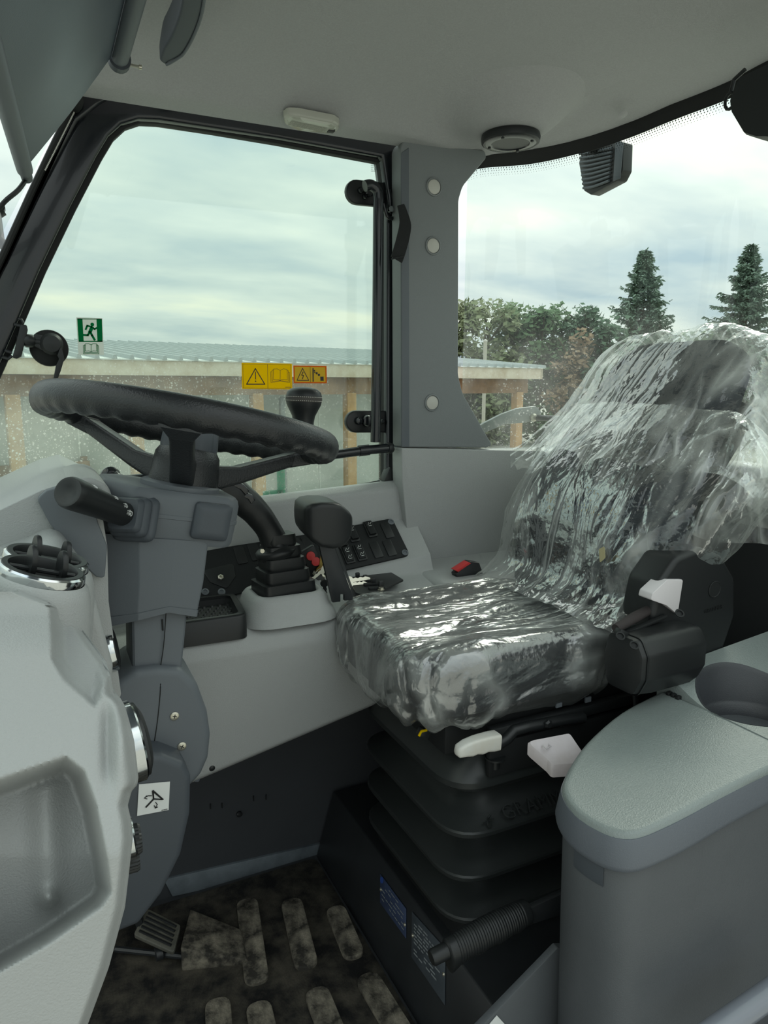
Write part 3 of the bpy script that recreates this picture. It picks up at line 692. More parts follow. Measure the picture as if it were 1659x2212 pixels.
# riser
r0 = [(.099,1.003,.80),(.178,1.003,.80),(.178,1.085,.80),(.099,1.085,.80)]; r1 = [(.094,1.0,.675),(.160,1.0,.675),(.160,1.085,.675),(.094,1.085,.675)]
b = MB(); b.loft([roundpoly(ringz(r), .008, 3) for r in (r0, r1)]); rs_ = make('riser', b, M['greydark'], col_, angle=30)
b = MB(); b.box(U(351,1350,Y=1.0015), (.002,.003,.016)); make('slot', b, M['rubber'], rs_)
# tilt joint
b = MB(); pts = roundpoly(UU([(232,1530),(252,1478),(292,1448),(340,1442),(392,1446),(428,1480),(450,1540),(457,1590),(452,1640),(436,1676),(410,1705),(330,1715),(232,1715)], Y=.985), .02, 4)
b.prism(pts, (0,.12,0)); tj = make('tilt_joint', b, M['greydark'], col_, bevel=.012, segs=4)
seam = smooth_path(UU([(362,1330),(357,1400),(348,1462),(346,1500),(340,1560),(330,1625)], Y=.9845), 5)
seam = [V((p.x, .9975 if p.z > .69 else .9845, p.z)) for p in seam]
b = MB(); b.tube(seam, .0007, 5); make('seam', b, M['rubber'], tj)
sc0 = None
for q in ((377,1547),(393,1612),(304,1568)):
    p = U(*q, Y=.9845)
    b = MB(); b.lathe([(.0063,0),(.0063,.0008),(.0045,.0016),(0,.0018)], p, (0,-1,0), 24); s0 = make('screw', b, M['zinc'], tj)
    bb = MB(); R = Matrix.Rotation(random.random(),3,'Y'); bb.box(p+V((0,-.0017,0)), (.006,.0008,.0012), R); bb.box(p+V((0,-.0017,0)), (.0012,.0008,.006), R); make('cross_slot', bb, M['steel'], s0)
# lower boot
b = MB(); pts = roundpoly(UU([(240,1660),(310,1630),(352,1632),(398,1650),(414,1680),(412,1760),(392,1850),(350,1935),(300,2000),(255,2018),(215,2018),(225,1700)], Y=.94), .012, 4)
b.prism(pts, (0,.14,0)); lb = make('lower_boot', b, M['slate2'], col_, bevel=.018, segs=4)
# adjustment sticker
stk = thing('adjustment_sticker', 'square white sticker with a steering wheel tilt diagram on the column boot', 'sticker', U(332,1726,Y=.938))
b = MB(); b.prism(UU([(300,1694),(367,1688),(364,1749),(296,1762)], Y=.939), (0,-.0008,0)); make('paper', b, M['decalwhite'], stk)
def strip(px, Y, w, name='diagram', parent=stk, m=None):
    mb = MB(); mb.tube(UU(px, Y=Y), w, 6); return make(name, mb, m or M['ink'], parent)
strip([(315,1744),(332,1726)], .9375, .0011); strip([(330,1708),(352,1727),(332,1726),(330,1708)], .9375, .0013)
strip([(328,1719),(320,1719),(313,1723)], .9375, .0006, 'arrow'); strip([(317,1719),(312,1724),(318,1726)], .9375, .0006, 'arrow')
strip([(336,1733),(340,1738),(336,1745)], .9375, .0006, 'arrow'); strip([(333,1740),(336,1746),(341,1743)], .9375, .0006, 'arrow')
b = MB()
for k in range(6): b.box(U(350+2.2*k,1750.5-.5*k,Y=.9378), (.0008,.0003,.0014))
make('print', b, M['ink'], stk)['kind'] = 'stuff'

# ------------------------------------------------------------------ steering wheel
WC = V((.205,1.06,1.043)); tx, ty = math.radians(12.5), math.radians(-5)
wn = V((math.sin(tx), -math.sin(ty), math.cos(tx)*math.cos(ty))).normalized()
wa_ = V((math.cos(tx),0,-math.sin(tx))); wa_ = (wa_-wn*wa_.dot(wn)).normalized(); wb2 = wn.cross(wa_)
def wp(t, r, h=0): return WC + (wa_*math.cos(t)+wb2*math.sin(t))*r + wn*h
sw = thing('steering_wheel', 'black grained three-spoke steering wheel tilted towards the seat', 'steering wheel', WC-wn*.09)
WR, TR = .1985, .0195
b = MB(); NT, NS = 240, 20; rings = []
for i in range(NT):
    t = 2*math.pi*i/NT; ring = []
    for k in range(NS):
        a = 2*math.pi*k/NS; r = TR
        und = max(0, -math.sin(a))     # finger grips on the underside
        r *= 1 - .13*und*(.5+.5*math.cos(t*42))
        ring.append(wp(t, WR + r*math.cos(a)*.92, r*math.sin(a)*1.12))
    rings.append(ring)
rings.append(rings[0]); b.loft(rings, False, False); make('rim', b, M['leather'], sw, angle=80)
HD = -.062
for ang in (-105, 15, 135):
    t = math.radians(ang); e = wp(t, WR-.006, -.012); i0 = wp(t, .03, HD-.010); m0 = wp(t, .085, HD+.004)
    tang = (-wa_*math.sin(t)+wb2*math.cos(t)); b = MB(); rings = []
    near = ang == -105
    for p, w, h in ((i0,.017,.020),(m0,.0155,.013),(e.lerp(m0,.35),.015,.011),(e,.018,.010)):
        rd = (e-i0).normalized(); nn = tang.cross(rd); 
        rings.append(roundpoly([p+tang*w+nn*h, p-tang*w+nn*h, p-tang*w-nn*h, p+tang*w-nn*h], .005, 3))
    b.loft(rings); make('spoke', b, M['leather'], sw, angle=50)
    b = MB(); b.loft([roundpoly([p+tang*w+wn*h, p-tang*w+wn*h, p-tang*w-wn*h, p+tang*w-wn*h], .004, 3) for p, w, h in ((e.lerp(m0,.18),.016,.012),(wp(t,WR+.004,-.010),.026,.012))]); make('spoke_foot', b, M['leather'], sw, angle=50)
b = MB(); b.lathe([(.049,-.094),(.050,-.088),(.048,-.06),(.046,-.042),(.041,-.034),(.0,-.034)], WC, wn, 40); make('hub', b, M['leather'], sw)
b = MB(); rings = []
for r0_, h in ((.040,-.036),(.041,-.030),(.039,-.004),(.034,.004),(.024,.006)):
    rings.append([wp(2*math.pi*k/64, r0_*(1-.05*(1 if (k % 8) in (0,1) else 0)), h) for k in range(64)])
b.loft(rings); make('hub_cap', b, M['slate2'], sw, angle=50)
# spinner knob on the far side of the rim
kp = wp(math.radians(48), WR, .018); kdir = (U(657,838,Y=kp.y)-U(655,925,Y=kp.y)).normalized()
kp = U(655,928,Y=kp.y)
kn = thing('spinner_knob', 'black mushroom-shaped spinner knob on the steering wheel rim', 'knob', kp)
b = MB(); b.lathe([(.018,-.012),(.0185,.0),(.0190,.004),(.0185,.012),(.0205,.024),(.0265,.036),(.0305,.044),(.0315,.049)], kp, kdir, 40); make('stem', b, M['black'], kn)
b = MB(); b.lathe([(.0315,.049),(.032,.050),(.0325,.0545),(.032,.059)], kp, kdir, 40); bd_ = make('leather_band', b, mat('brown_black_leather', rgb(62,58,54), .6, grain=.4, gscale=600), kn)
b = MB(); b.lathe([(.032,.059),(.0315,.061),(.030,.066),(.024,.0715),(.014,.0745),(0,.0752)], kp, kdir, 40); make('cap', b, M['black'], kn)
b = MB(); ku = V((0,1,0))-kdir*kdir.y; ku.normalize(); kw = kdir.cross(ku)
for h in (.0512,.0578):
    for k in range(60):
        t = 2*math.pi*k/60; p = kp+kdir*h+(ku*math.cos(t)+kw*math.sin(t))*.0326; b.box(p, (.0014,.0014,.0008))
make('stitching', b, M['capgrey'], bd_, smooth=False)['kind'] = 'stuff'
b = MB(); b.lathe([(.016,-.02),(.022,-.016),(.022,-.004),(.016,0)], kp+V((0,0,-.004)), kdir, 24); make('clamp', b, M['black'], kn)
# ================================================================== dashboard (front left)
dash = thing('dashboard', 'large moulded grey dashboard end with storage pocket at the front', 'dashboard', (-.05,.6,.6))
def seg_d(p, a, c):
    ax, ay = a; cx, cy = c; dx, dy = cx-ax, cy-ay; l = dx*dx+dy*dy
    t = max(0, min(1, ((p[0]-ax)*dx+(p[1]-ay)*dy)/l)) if l else 0
    return math.hypot(p[0]-ax-t*dx, p[1]-ay-t*dy)
def sdist(p, poly):
    """signed pixel distance to a polygon, positive inside"""
    d = min(seg_d(p, poly[i-1], poly[i]) for i in range(len(poly))); ins = False
    j = len(poly)-1
    for i in range(len(poly)):
        xi, yi = poly[i]; xj, yj = poly[j]
        if (yi > p[1]) != (yj > p[1]) and p[0] < (xj-xi)*(p[1]-yi)/(yj-yi)+xi: ins = not ins
        j = i
    return d if ins else -d
eyy = [1278,1300,1312,1335,1370,1430,1462,1500,1512,1525,1560,1600,1650,1680,1695,1710,1740,1775,1810,1900,1960,2090,2212,2400]
exx = [ 40, 100, 140, 160, 185, 230, 240, 246, 262, 270, 280, 290, 296, 299, 297, 284, 276, 284, 287, 277, 270, 235, 190, 130]
pocket = [(-160,1745),(60,1668),(142,1640),(178,1668),(205,1745),(228,1860),(236,1925),(215,1955),(100,2035),(-10,2098),(-160,2180)]
dent = [(113,1290),(118,1425),(140,1462),(203,1520),(240,1430),(170,1320),(165,1280)]
def dash_Y(px, py):
    y = .455 + .105*max(0, min(1, (1850-py)/520))**1.2
    y += .030*sstep(1420,1280,py)**1.2                       # top leans away
    d = sdist((px,py), pocket)
    if d > -10: y += .075*sstep(-8, 30, d); 
    if d > 0: y -= .009*math.exp(-((px-100-(py-1700)*.03)/36)**2)*sstep(0,50,d)*sstep(2010,1900,py) + .012*math.exp(-(((px-105)/20)**2+((py-1940)/20)**2))
    d = sdist((px,py), dent)
    if d > -12: y += .05*sstep(-8, 26, d)*sstep(1540,1330,py) + .012*sstep(-8,6,d)
    # soft swelling round the outlet on the rear edge, and the crease behind it
    y -= .010*math.exp(-((px-262)/20)**2-((py-1600)/90)**2)
    y += .005*math.exp(-((px-232)/12)**2)*sstep(1500,1560,py)*sstep(1720,1640,py)
    return y
b = MB(); rows = []; NR, NC = 190, 110
for j in range(NR+1):
    py = 1278 + (2400-1278)*j/NR; xr = interp(eyy, exx, py); row = []
    for i in range(NC+1):
        t = i/NC; px = -170 + (xr+170)*t
        row.append(U(px, py, Y=dash_Y(px, py)+.016*sstep(.93,1.0,t)**2 + .012*sstep(26,0,xr-px)**2))
    e = row[-1]; 
    for k, (dy, dx) in enumerate(((.006,-.0005),(.015,-.002),(.04,-.006),(.08,-.010),(.14,-.02),(.24,-.04))):
        row.append(V((e.x+dx+e.y*0, e.y+dy, e.z)))
    e0 = row[0]; row = [V((e0.x-.34,e0.y+.20,e0.z)), V((e0.x-.32,e0.y+.06,e0.z)), V((e0.x-.25,e0.y+.012,e0.z)), V((e0.x-.12,e0.y,e0.z))]+row
    rows.append(row)
for dx, dy, dz in ((-.035,.008,-.14),(-.07,.02,-.30),(-.10,.04,-.52)): rows.append([p+V((dx,dy,dz)) for p in rows[NR]])
b.loft(rows, False, False, closed=False); make('end_panel', b, M['grey'], dash, angle=75, fix=True)
# top closing surface running back to the windscreen
b = MB(); r0 = rows[0]; b.loft([r0, [p+V((0,.03,-.012)) for p in r0], [p+V((-.01,.10,-.06)) for p in r0], [p+V((-.03,.30,-.075)) for p in r0], [p+V((-.05,.62,-.08)) for p in r0]], False, False, closed=False); make('top_skin', b, M['grey'], dash, angle=75)
# round outlet on the rear-facing edge, seen almost edge-on
oc = U(283,1602,Y=.565)
b = MB(); b.lathe([(.0315,-.012),(.0325,-.004),(.0325,.004),(.031,.0055),(.029,.0055)], oc, (1,.1,.1), 44); ol = make('outlet_ring', b, M['chrome'], dash)
b = MB(); b.lathe([(.0305,.004),(.0295,.008),(.022,.0115),(0,.0125)], oc, (1,.1,.1), 40); make('outlet_cap', b, M['black'], ol)
oc2 = U(278,1808,Y=.56)
b = MB(); b.lathe([(.016,-.008),(.0165,.003),(.015,.0045),(0,.0045)], oc2, (1,0,.08), 36); pl2 = make('control_bezel', b, M['chrome'], dash)
for q, r_ in (((288,1814),.0125), ((283,1852),.0125)):
    p = U(*q, Y=.575); b = MB(); rings = []
    for rr_, h in ((1,-.01),(1,.004),(.9,.006),(.0,.006)):
        rings.append([p+V((h, math.cos(2*math.pi*k/48)*r_*rr_*(1-.06*(k % 2)), math.sin(2*math.pi*k/48)*r_*rr_*(1-.06*(k % 2)))) for k in range(48)])
    b.loft(rings); make('control_knob', b, M['black'], dash, angle=20)
# vent pod and its two round air vents
def vent(cpx, Y, R_, tilt, label):
    c = U(*cpx, Y=Y); n = V((.30,-.06,.95)).normalized()
    v = thing('air_vent', label, 'air vent', c, 'round air vents on the dashboard')
    b = MB(); b.lathe([(R_*1.03,-.004),(R_*1.06,.0),(R_*1.04,.0045),(R_*.99,.006),(R_*.96,.0045)], c, n, 56, caps=False); make('chrome_ring', b, M['chrome'], v)
    b = MB(); b.lathe([(R_*1.0,.0055),(R_*.97,.0068),(R_*.84,.0068),(R_*.80,.004),(R_*.78,-.004),(0,-.004)], c, n, 56, caps=False); make('bezel', b, M['black'], v)
    b = MB(); b.lathe([(R_*.80,-.0035),(0,-.0035)], c, n, 40, caps=False); make('well', b, M['rubber'], v)
    r_, u_, _ = basis(n, (0,1,0))
    b = MB(); b.tube([c-r_*R_*.78+n*.003, c+r_*R_*.78+n*.003], .0022, 8); make('axle', b, M['black'], v)
    for s in (-.30,.42):
        fc = c+r_*R_*s+n*.010; ax = (r_*.9+u_*.25+n*.1).normalized()
        b = MB(); fu = (n-ax*n.dot(ax)).normalized(); fw_ = ax.cross(fu)
        out = [fc+fu*math.cos(t)*.0135+fw_*math.sin(t)*.0095 for t in [2*math.pi*k/28 for k in range(28)]]
        b.loft([[p-ax*.0022 for p in out], [fc+(p-fc)*1.06 for p in out], [p+ax*.0022 for p in out], [fc+(p-fc)*.8+ax*.0012 for p in out]]); fin = make('thumb_fin', b, M['black'], v, angle=50)
        for k in range(5):
            bb = MB(); q = fc+ax*.0016+fw_*(.003*(k-2)); bb.tube([q-fu*.007, q+fu*.007], .0006, 4); make('grip_line', bb, M['blackmat'], fin)
    return c, n
v1, vn = vent((90,1240),.66,.034,0,'round chrome-ringed air vent with two thumb fins, nearer on the dashboard') if False else vent((90,1240),.66,.0335,0,'chrome-ringed air vent with two thumb fins, nearest the camera on the dashboard')
v2, _ = vent((100,1213),.735,.0365,0,'chrome-ringed air vent partly hidden behind the nearer vent')
def pod(c, n, R_):
    r_, u_, _ = basis(n, (0,1,0)); b = MB(); rings = []
    for s, h in ((1.05,-.002),(1.13,-.005),(1.17,-.014),(1.14,-.035),(1.02,-.07),(.9,-.13)):
        rings.append([c+n*0+V((0,0,h))+(r_*math.cos(t)+u_*math.sin(t))*R_*s for t in [2*math.pi*k/48 for k in range(48)]])
    b.loft(rings, False, True); return make('vent_pod', b, M['grey'], dash, angle=60)
pod(v1, vn, .0335); pod(v2, vn, .0365)
# body of the dash behind the pods
b = MB(); pts = roundpoly(UU([(-260,1200),(-60,1130),(0,1101),(90,1058),(150,1042),(215,1072),(232,1180),(235,1300),(262,1500),(240,1560),(-260,1700)], Y=.97), .006, 3); b.prism(pts, (0,.42,0)); make('main_body', b, M['grey'], dash, bevel=.012, segs=4)
b = MB(); pts = roundpoly(UU([(-260,1330),(60,1225),(130,1190),(205,1290),(245,1440),(240,1560),(-260,1700)], Y=.80), .02, 4); b.prism(pts, (0,.18,0)); make('inner_body', b, M['grey'], dash, bevel=.02, segs=4)
# instrument hood
hood = thing('instrument_hood', 'dark grey instrument cluster hood behind the indicator stalk', 'instrument hood', (.03,1.0,.9))
b = MB(); pts = roundpoly(UU([(79,1078),(100,1060),(140,1048),(182,1056),(203,1090),(212,1130),(232,1180),(226,1250),(207,1246),(150,1190),(108,1132)], Y=.955), [.008,.01,.02,.03,.02,.02,.01,.01,.005,.02,.02], 4); b.prism(pts, (0,.05,0)); make('side_panel', b, M['greydark'], hood, bevel=.004, segs=3)
hpth = UU([(122,1062),(140,1040),(170,1028),(200,1028),(226,1042),(238,1068),(242,1098)], Y=1.0); hpth = smooth_path(hpth, 5)
b = MB(); rings = []
for i, p in enumerate(hpth):
    t = (hpth[min(i+1,len(hpth)-1)]-hpth[max(i-1,0)]).normalized(); nn = t.cross(V((0,1,0))); nn = nn if nn.z > 0 else -nn
    rings.append(roundpoly([p+V((0,-.03,0)), p+V((0,.16,0)), p+V((0,.16,0))-nn*.012, p+V((0,-.03,0))-nn*.012], .005, 3))
b.loft(rings); make('hood_shell', b, M['grey'], hood, angle=50)
b = MB(); b.prism(roundpoly(UU([(140,1062),(180,1046),(222,1058),(240,1110),(228,1200),(150,1200)], Y=1.06), .01), (0,.06,0)); make('cluster_face', b, M['blackmat'], hood, bevel=.004)
# round outlet low down behind the column
oc3 = U(243,1402,Y=.985)
b = MB(); b.lathe([(.030,-.02),(.031,0),(.029,.005),(.026,.005),(.022,.0)], oc3, (1,-.12,.15), 40); o3 = make('lower_outlet', b, M['chrome'], dash)
b = MB(); b.lathe([(.027,.002),(.024,.006),(0,.008)], oc3, (1,-.12,.15), 32); make('lower_outlet_cap', b, M['black'], dash)
# brake pedal under the dash
pd = thing('brake_pedal', 'ridged metal pedal pad half hidden below the dashboard', 'pedal', U(340,2010,Z=.03))
pq = [U(318,1962,Z=.075), U(390,1998,Z=.06), U(376,2058,Z=.045), U(288,2018,Z=.05)]
b = MB(); b.prism(roundpoly(pq, .006, 3), (0,0,-.008)); make('pad', b, mat('worn_pedal_rubber', rgb(66,66,60), .55, var=1, vscale=25, var_col=rgb(104,102,92)), pd, bevel=.002)
for k in range(5):
    t = .15+.17*k; a = pq[0].lerp(pq[3], t); c = pq[1].lerp(pq[2], t); b = MB(); b.tube([a.lerp(c,.1)+V((0,0,.0015)), a.lerp(c,.9)+V((0,0,.0015))], .0028, 6); make('ridge', b, M['blackmat'], pd)
b = MB(); b.tube([U(250,2050,Z=.02), U(400,2066,Z=.02)], .006, 8); b2 = make('pivot_rod', b, M['steel'], pd)
b = MB(); b.lathe([(.012,-.006),(.012,.006)], U(343,2060,Z=.024), (1,.1,0), 20); make('pivot_bush', b, M['steel'], pd)
b = MB(); b.tube([pq[3].lerp(pq[0],.5)+V((0,0,-.01)), pq[3].lerp(pq[0],.5)+V((-.04,.02,.18))], .009, 8); make('pedal_arm', b, M['steel'], pd)
# ================================================================== seat pedestal
ped = thing('seat_pedestal', 'black steel pedestal box under the seat with riveted data plates', 'pedestal', (.9,1.05,0))
b = MB(); sec = [(.52,0.0),(.566,.157),(1.15,.157),(1.15,0.0)]
b.loft([[V((x,y,z)) for x, z in sec] for y in (.72,1.435)]); make('box', b, M['steel'], ped, bevel=.003)
FP = (V((.52,0,0)), V((-.157,0,.046)).normalized())
for pts, m in (([(823,1887),(879,1963),(879,2027),(823,1950)],'plateblue'), ([(892,1969),(964,2049),(963,2171),(891,2067)],'plate')):
    q = UU(pts, pl=FP); b = MB(); b.prism([p+FP[1]*.001 for p in q], FP[1]*.0015); pl_ = make('data_plate', b, M[m], ped, bevel=.0004)
    e1 = q[1]-q[0]; e2 = q[3]-q[0]; b = MB(); rows_ = 5 if m == 'plateblue' else 10
    for r_ in range(rows_):
        x = .08
        while x < .86:
            w = random.uniform(.05,.16); 
            if random.random() < .7:
                o_ = q[0]+e1*x+e2*(.12+.78*r_/rows_)+FP[1]*.003; hh = e2*.035
                b.add([o_, o_+e1*w, o_+e1*w+hh, o_+hh], [(0,1,2,3)])
            x += w+.03
    make('print', b, M['greyprint'], pl_, smooth=False)['kind'] = 'stuff'
    for f in ((.04,.5),(.96,.55)):
        b = MB(); b.lathe([(.0035,0),(.0035,.001),(0,.0025)], q[0]+e1*f[0]+e2*f[1]+FP[1]*.0025, FP[1], 12); make('rivet', b, M['zinc'], pl_)
    if m == 'plateblue':
        b = MB(); o_ = q[0]+e1*.09+e2*.12+FP[1]*.003; b.lathe([(.006,0),(.006,.0004),(0,.0004)], o_, FP[1], 16); make('emblem', b, M['blue'], pl_)
b = MB(); b.box((.86,1.06,.19), (.55,.34,.07)); make('suspension_foot', b, M['blackmat'], ped, bevel=.004)

# ================================================================== suspension seat
seat = thing('suspension_seat', 'black suspension driver seat with bellows base and dark fabric upholstery', 'seat', (.8,1.07,.157))
SY = 1.065
def plate(z, x0, x1, y0, y1, r, drop):
    """one flared fold of the bellows: wide lip below a narrower neck"""
    o_ = roundpoly([V((x0,y0,z)),V((x0,y1,z)),V((x1,y1,z)),V((x1,y0,z))], r, 7); c = V(((x0+x1)/2,(y0+y1)/2,z))
    def sc_(s, dz): return [c+V(((p.x-c.x)*s[0],(p.y-c.y)*s[1],dz)) for p in o_]
    mb = MB(); mb.loft([sc_((.80,.74),-.022), sc_((.86,.82),-.014), sc_((.995,.993),-.011), sc_((1,1),-.009), sc_((1.0,1.0),-.003), sc_((.993,.990),.000), sc_((.90,.86),.012), sc_((.84,.79),.024), sc_((.80,.74),.040), sc_((.79,.73),.060)]); return mb
bl = []
for z, x0 in ((.222,.556),(.302,.553),(.382,.552)):
    bl.append(make('bellows_fold', plate(z, x0, 1.10, .872, 1.262, .075, 0), M['bellow'], seat, angle=28))
b = MB(); o_ = roundpoly([V((.556,.885,0)),V((.556,1.262,0)),V((1.1,1.262,0)),V((1.1,.885,0))], .075, 7); c = V((.83,1.07,0))
b.loft([[V((c.x+(p.x-c.x)*s, c.y+(p.y-c.y)*s, z)) for p in o_] for s, z in ((.80,.432),(.95,.440),(1,.452),(1,.462),(.97,.474),(.86,.505),(.80,.525))]); bl.append(make('bellows_fold', b, M['bellow'], seat, angle=28))
# raised maker's name on the second fold
nfold = plane3((.60,.872,.382), (.90,.872,.382), (.60,.905,.402))
if nfold[1].y > 0: nfold = (nfold[0], -nfold[1])
fr_, fu_, fn_ = basis(nfold[1], (0,.5,.8)); lo_ = V((.74,.8855,.3925))+fn_*.003
t_ = text_mb('GRAMMER', .036, lo_+V((-.005,0,0)), V((1,0,0)), V((0,.84,.54)).normalized(), .0022, bold=-.0006); make('lettering', t_, M['bellow'], bl[2], smooth=False)
b = MB(); ec = lo_+V((-.118,0,0)); eu = V((0,.84,.54)).normalized()
for k in range(5):
    a = math.radians(200+60*k*.8); b.tube([ec+V((1,0,0))*math.cos(a)*.003+eu*math.sin(a)*.003, ec+V((1,0,0))*math.cos(a)*.011+eu*math.sin(a)*.011], .0016, 5)
b.box(ec-eu*.009, (.006,.004,.010)); make('emblem', b, M['bellow'], bl[2])
# height gauge on the top fold
b = MB(); gq = U(915,1582,Y=.93); b.box(gq, (.020,.012,.014), Matrix.Rotation(.5,3,'Y')); hg = make('height_gauge', b, M['black'], seat, bevel=.002)
b = MB(); b.tube(UU([(905,1590),(910,1580),(922,1577)], Y=.922), .0022, 6); make('gauge_pointer', b, M['yellow'], hg)
# frame between bellows and cushion
b = MB(); b.box((.80,1.065,.55), (.50,.32,.07)); make('upper_frame', b, M['blackmat'], seat, bevel=.004)
b = MB(); b.box((.83,.886,.500), (.42,.012,.06)); b.box((.83,.884,.548), (.42,.016,.02)); make('side_rail', b, M['blackmat'], seat, bevel=.003)
for q in ((1207,1522),(1270,1511)):
    b = MB(); b.box(U(*q, Y=.876), (.012,.003,.009)); make('rail_window', b, M['greydark'], seat)
b = MB(); b.tube(UU([(1075,1608),(1095,1596),(1110,1578),(1140,1570),(1220,1555),(1260,1550)], Y=.872), .0095, 12); arm_ = make('adjuster_bar', b, M['black'], seat)
b = MB(); b.lathe([(.008,0),(.008,.004),(.005,.007),(0,.007)], U(1182,1563,Y=.864), (0,-1,0), 6); make('hex_bolt', b, M['black'], arm_)
b = MB(); b.lathe([(.017,0),(.017,.003),(.008,.004),(.008,.02),(0,.02)], U(1070,1634,Y=.885), (0,0,-1), 24); make('round_stop', b, M['black'], seat)
# white slide handle
hA, hB = U(985,1622,Y=.862), U(1073,1602,Y=.866); hd = (hB-hA).normalized(); hu = (V((0,0,1))-hd*hd.z).normalized(); hs_ = hd.cross(hu)
b = MB(); rings = []
for t, w, up, dn in ((0,.005,.004,.006),(.05,.009,.008,.010),(.2,.010,.0125,.010),(.35,.0105,.0145,.0115),(.45,.011,.0155,.0095),(.58,.0115,.016,.0115),(.72,.0115,.0165,.0095),(.86,.012,.0165,.0110),(1,.012,.0160,.011)):
    p = hA.lerp(hB, t); rings.append(roundpoly([p+hs_*w-hu*dn, p+hs_*w+hu*up, p-hs_*w+hu*up, p-hs_*w-hu*dn], .005, 3))
b.loft(rings); make('slide_handle', b, M['whitegrip'], seat, angle=60)
# white weight-adjust paddle
rust = mat('rust_marked_white', rgb(198,190,193), .45, var=1, vscale=10, var_col=rgb(176,166,164))
b = MB(); tp = UU([(1133,1598),(1232,1580),(1262,1626),(1250,1654),(1190,1652),(1180,1640)], Y=.83)
tp = [U(1133,1600,Z=.548), U(1232,1581,Z=.556), U(1264,1628,Z=.53), U(1252,1650,Z=.524), U(1192,1654,Z=.524), U(1182,1642,Z=.528)]
b.loft([roundpoly([p+V((0,0,-.020)) for p in tp], .006, 3), roundpoly([p+V((0,0,-.004)) for p in tp], .006, 3), roundpoly([p.lerp(sum(tp,V((0,0,0)))/6,.07) for p in tp], .006, 3), roundpoly([p.lerp(sum(tp,V((0,0,0)))/6,.55)+V((0,0,-.0035)) for p in tp], .004, 3)]); wpad = make('weight_paddle', b, rust, seat, angle=50)
b = MB(); b.tube(UU([(1172,1610),(1180,1618),(1190,1612),(1184,1606)], Z=.543), .0012, 5); make('embossed_mark', b, M['white'], wpad)
# cushion and backrest ----------------------------------------------------------------------------------
def super_ring(c, ax, ay, e, n, ux=V((1,0,0)), uy=V((0,1,0))):
    out = []
    for k in range(n):
        t = 2*math.pi*k/n; ct, st_ = math.cos(t), math.sin(t)
        out.append(c + ux*ax*math.copysign(abs(ct)**(2/e), ct) + uy*ay*math.copysign(abs(st_)**(2/e), st_))
    return out
CX, CH, CW = .70, .215, .185
def cushion_rings(n, grow=0.0, zlow=None):
    R = []
    for s, z, e in ((.90,.585,5),(.97,.592,5),(1.0,.61,5),(1.0,.645,5),(.985,.668,5),(.95,.684,4.6),(.88,.693,4.2),(.72,.690,4),(.5,.684,3.5),(.25,.681,3),(.02,.680,2)):
        R.append((s, z, e))
    return R
b = MB(); b.loft([super_ring(V((CX,SY-.01,z)), CH*s, CW*s, e, 72) for s, z, e in cushion_rings(72)]); make('cushion', b, M['fabric'], seat, angle=60)
# backrest stations: front surface point (x, z), half width, thickness
BK = [(.905,.665,.170,.07),(.912,.70,.186,.085),(.918,.76,.196,.095),(.930,.83,.20,.10),(.957,.905,.198,.10),(1.005,.975,.188,.10),(1.060,1.045,.174,.095),(1.110,1.105,.168,.088),(1.145,1.150,.162,.075),(1.168,1.178,.148,.06),(1.180,1.190,.115,.035)]
BN = V((-.83,0,.56)).normalized()
def back_ring(st, n, g=0.0, e=4.0, yoff=0.0):
    x, z, w, th = st; c = V((x,SY-.005+yoff,z)) - BN*th/2
    return super_ring(c, th/2+g, w+g, e, n, BN, V((0,1,0)))
b = MB(); b.loft([back_ring(s, 72) for s in BK]); make('backrest', b, M['fabric'], seat, angle=60)
b = MB(); b.prism(roundpoly([V((x+.075,0,z-.03)) for x, z, w, th in BK[0:8]]+[V((x+.135,0,z-.05)) for x, z, w, th in BK[0:8]][::-1], .01), (0,.30,0)); [v.__setattr__('y', v.y+.91) for v in b.v]; make('back_shell', b, M['blackmat'], seat, bevel=.01)
# recliner side cover (near side)
b = MB(); pts = roundpoly(UU([(1408,1330),(1424,1260),(1462,1204),(1516,1182),(1562,1200),(1590,1250),(1590,1330),(1560,1420),(1500,1490),(1440,1490),(1415,1420)], Y=.80), .03, 5)
b.prism(pts, (0,.07,0)); rc = make('recliner_cover', b, M['black'], seat, bevel=.01, segs=4)
b = MB(); b.lathe([(.015,0),(.015,.0006),(.0135,.0012),(.0125,.0004),(0,.0004)], U(1544,1273,Y=.7995), (0,-1,0), 32); make('emblem', b, M['blackmat'], rc)
make('lettering', text_mb('GRAMMER', .0095, U(1541,1316,Y=.7993), V((1,0,.08)), V((-.05,0,1)), .0004), M['blackmat'], rc)
b = MB(); lh = [U(1476,1252,Y=.795), U(1442,1252,Y=.795), U(1410,1282,Y=.785), U(1406,1296,Y=.785), U(1440,1308,Y=.788), U(1464,1328,Y=.795)]
b.loft([roundpoly(lh, .004, 3), roundpoly([p+V((.001,.028,0)) for p in lh], .004, 3)]); make('recline_lever', b, M['white'], seat, bevel=.004, segs=3)
b = MB(); b.tube(UU([(1370,1480),(1374,1530)], Y=.84), .005, 8); make('cable', b, M['black'], seat)

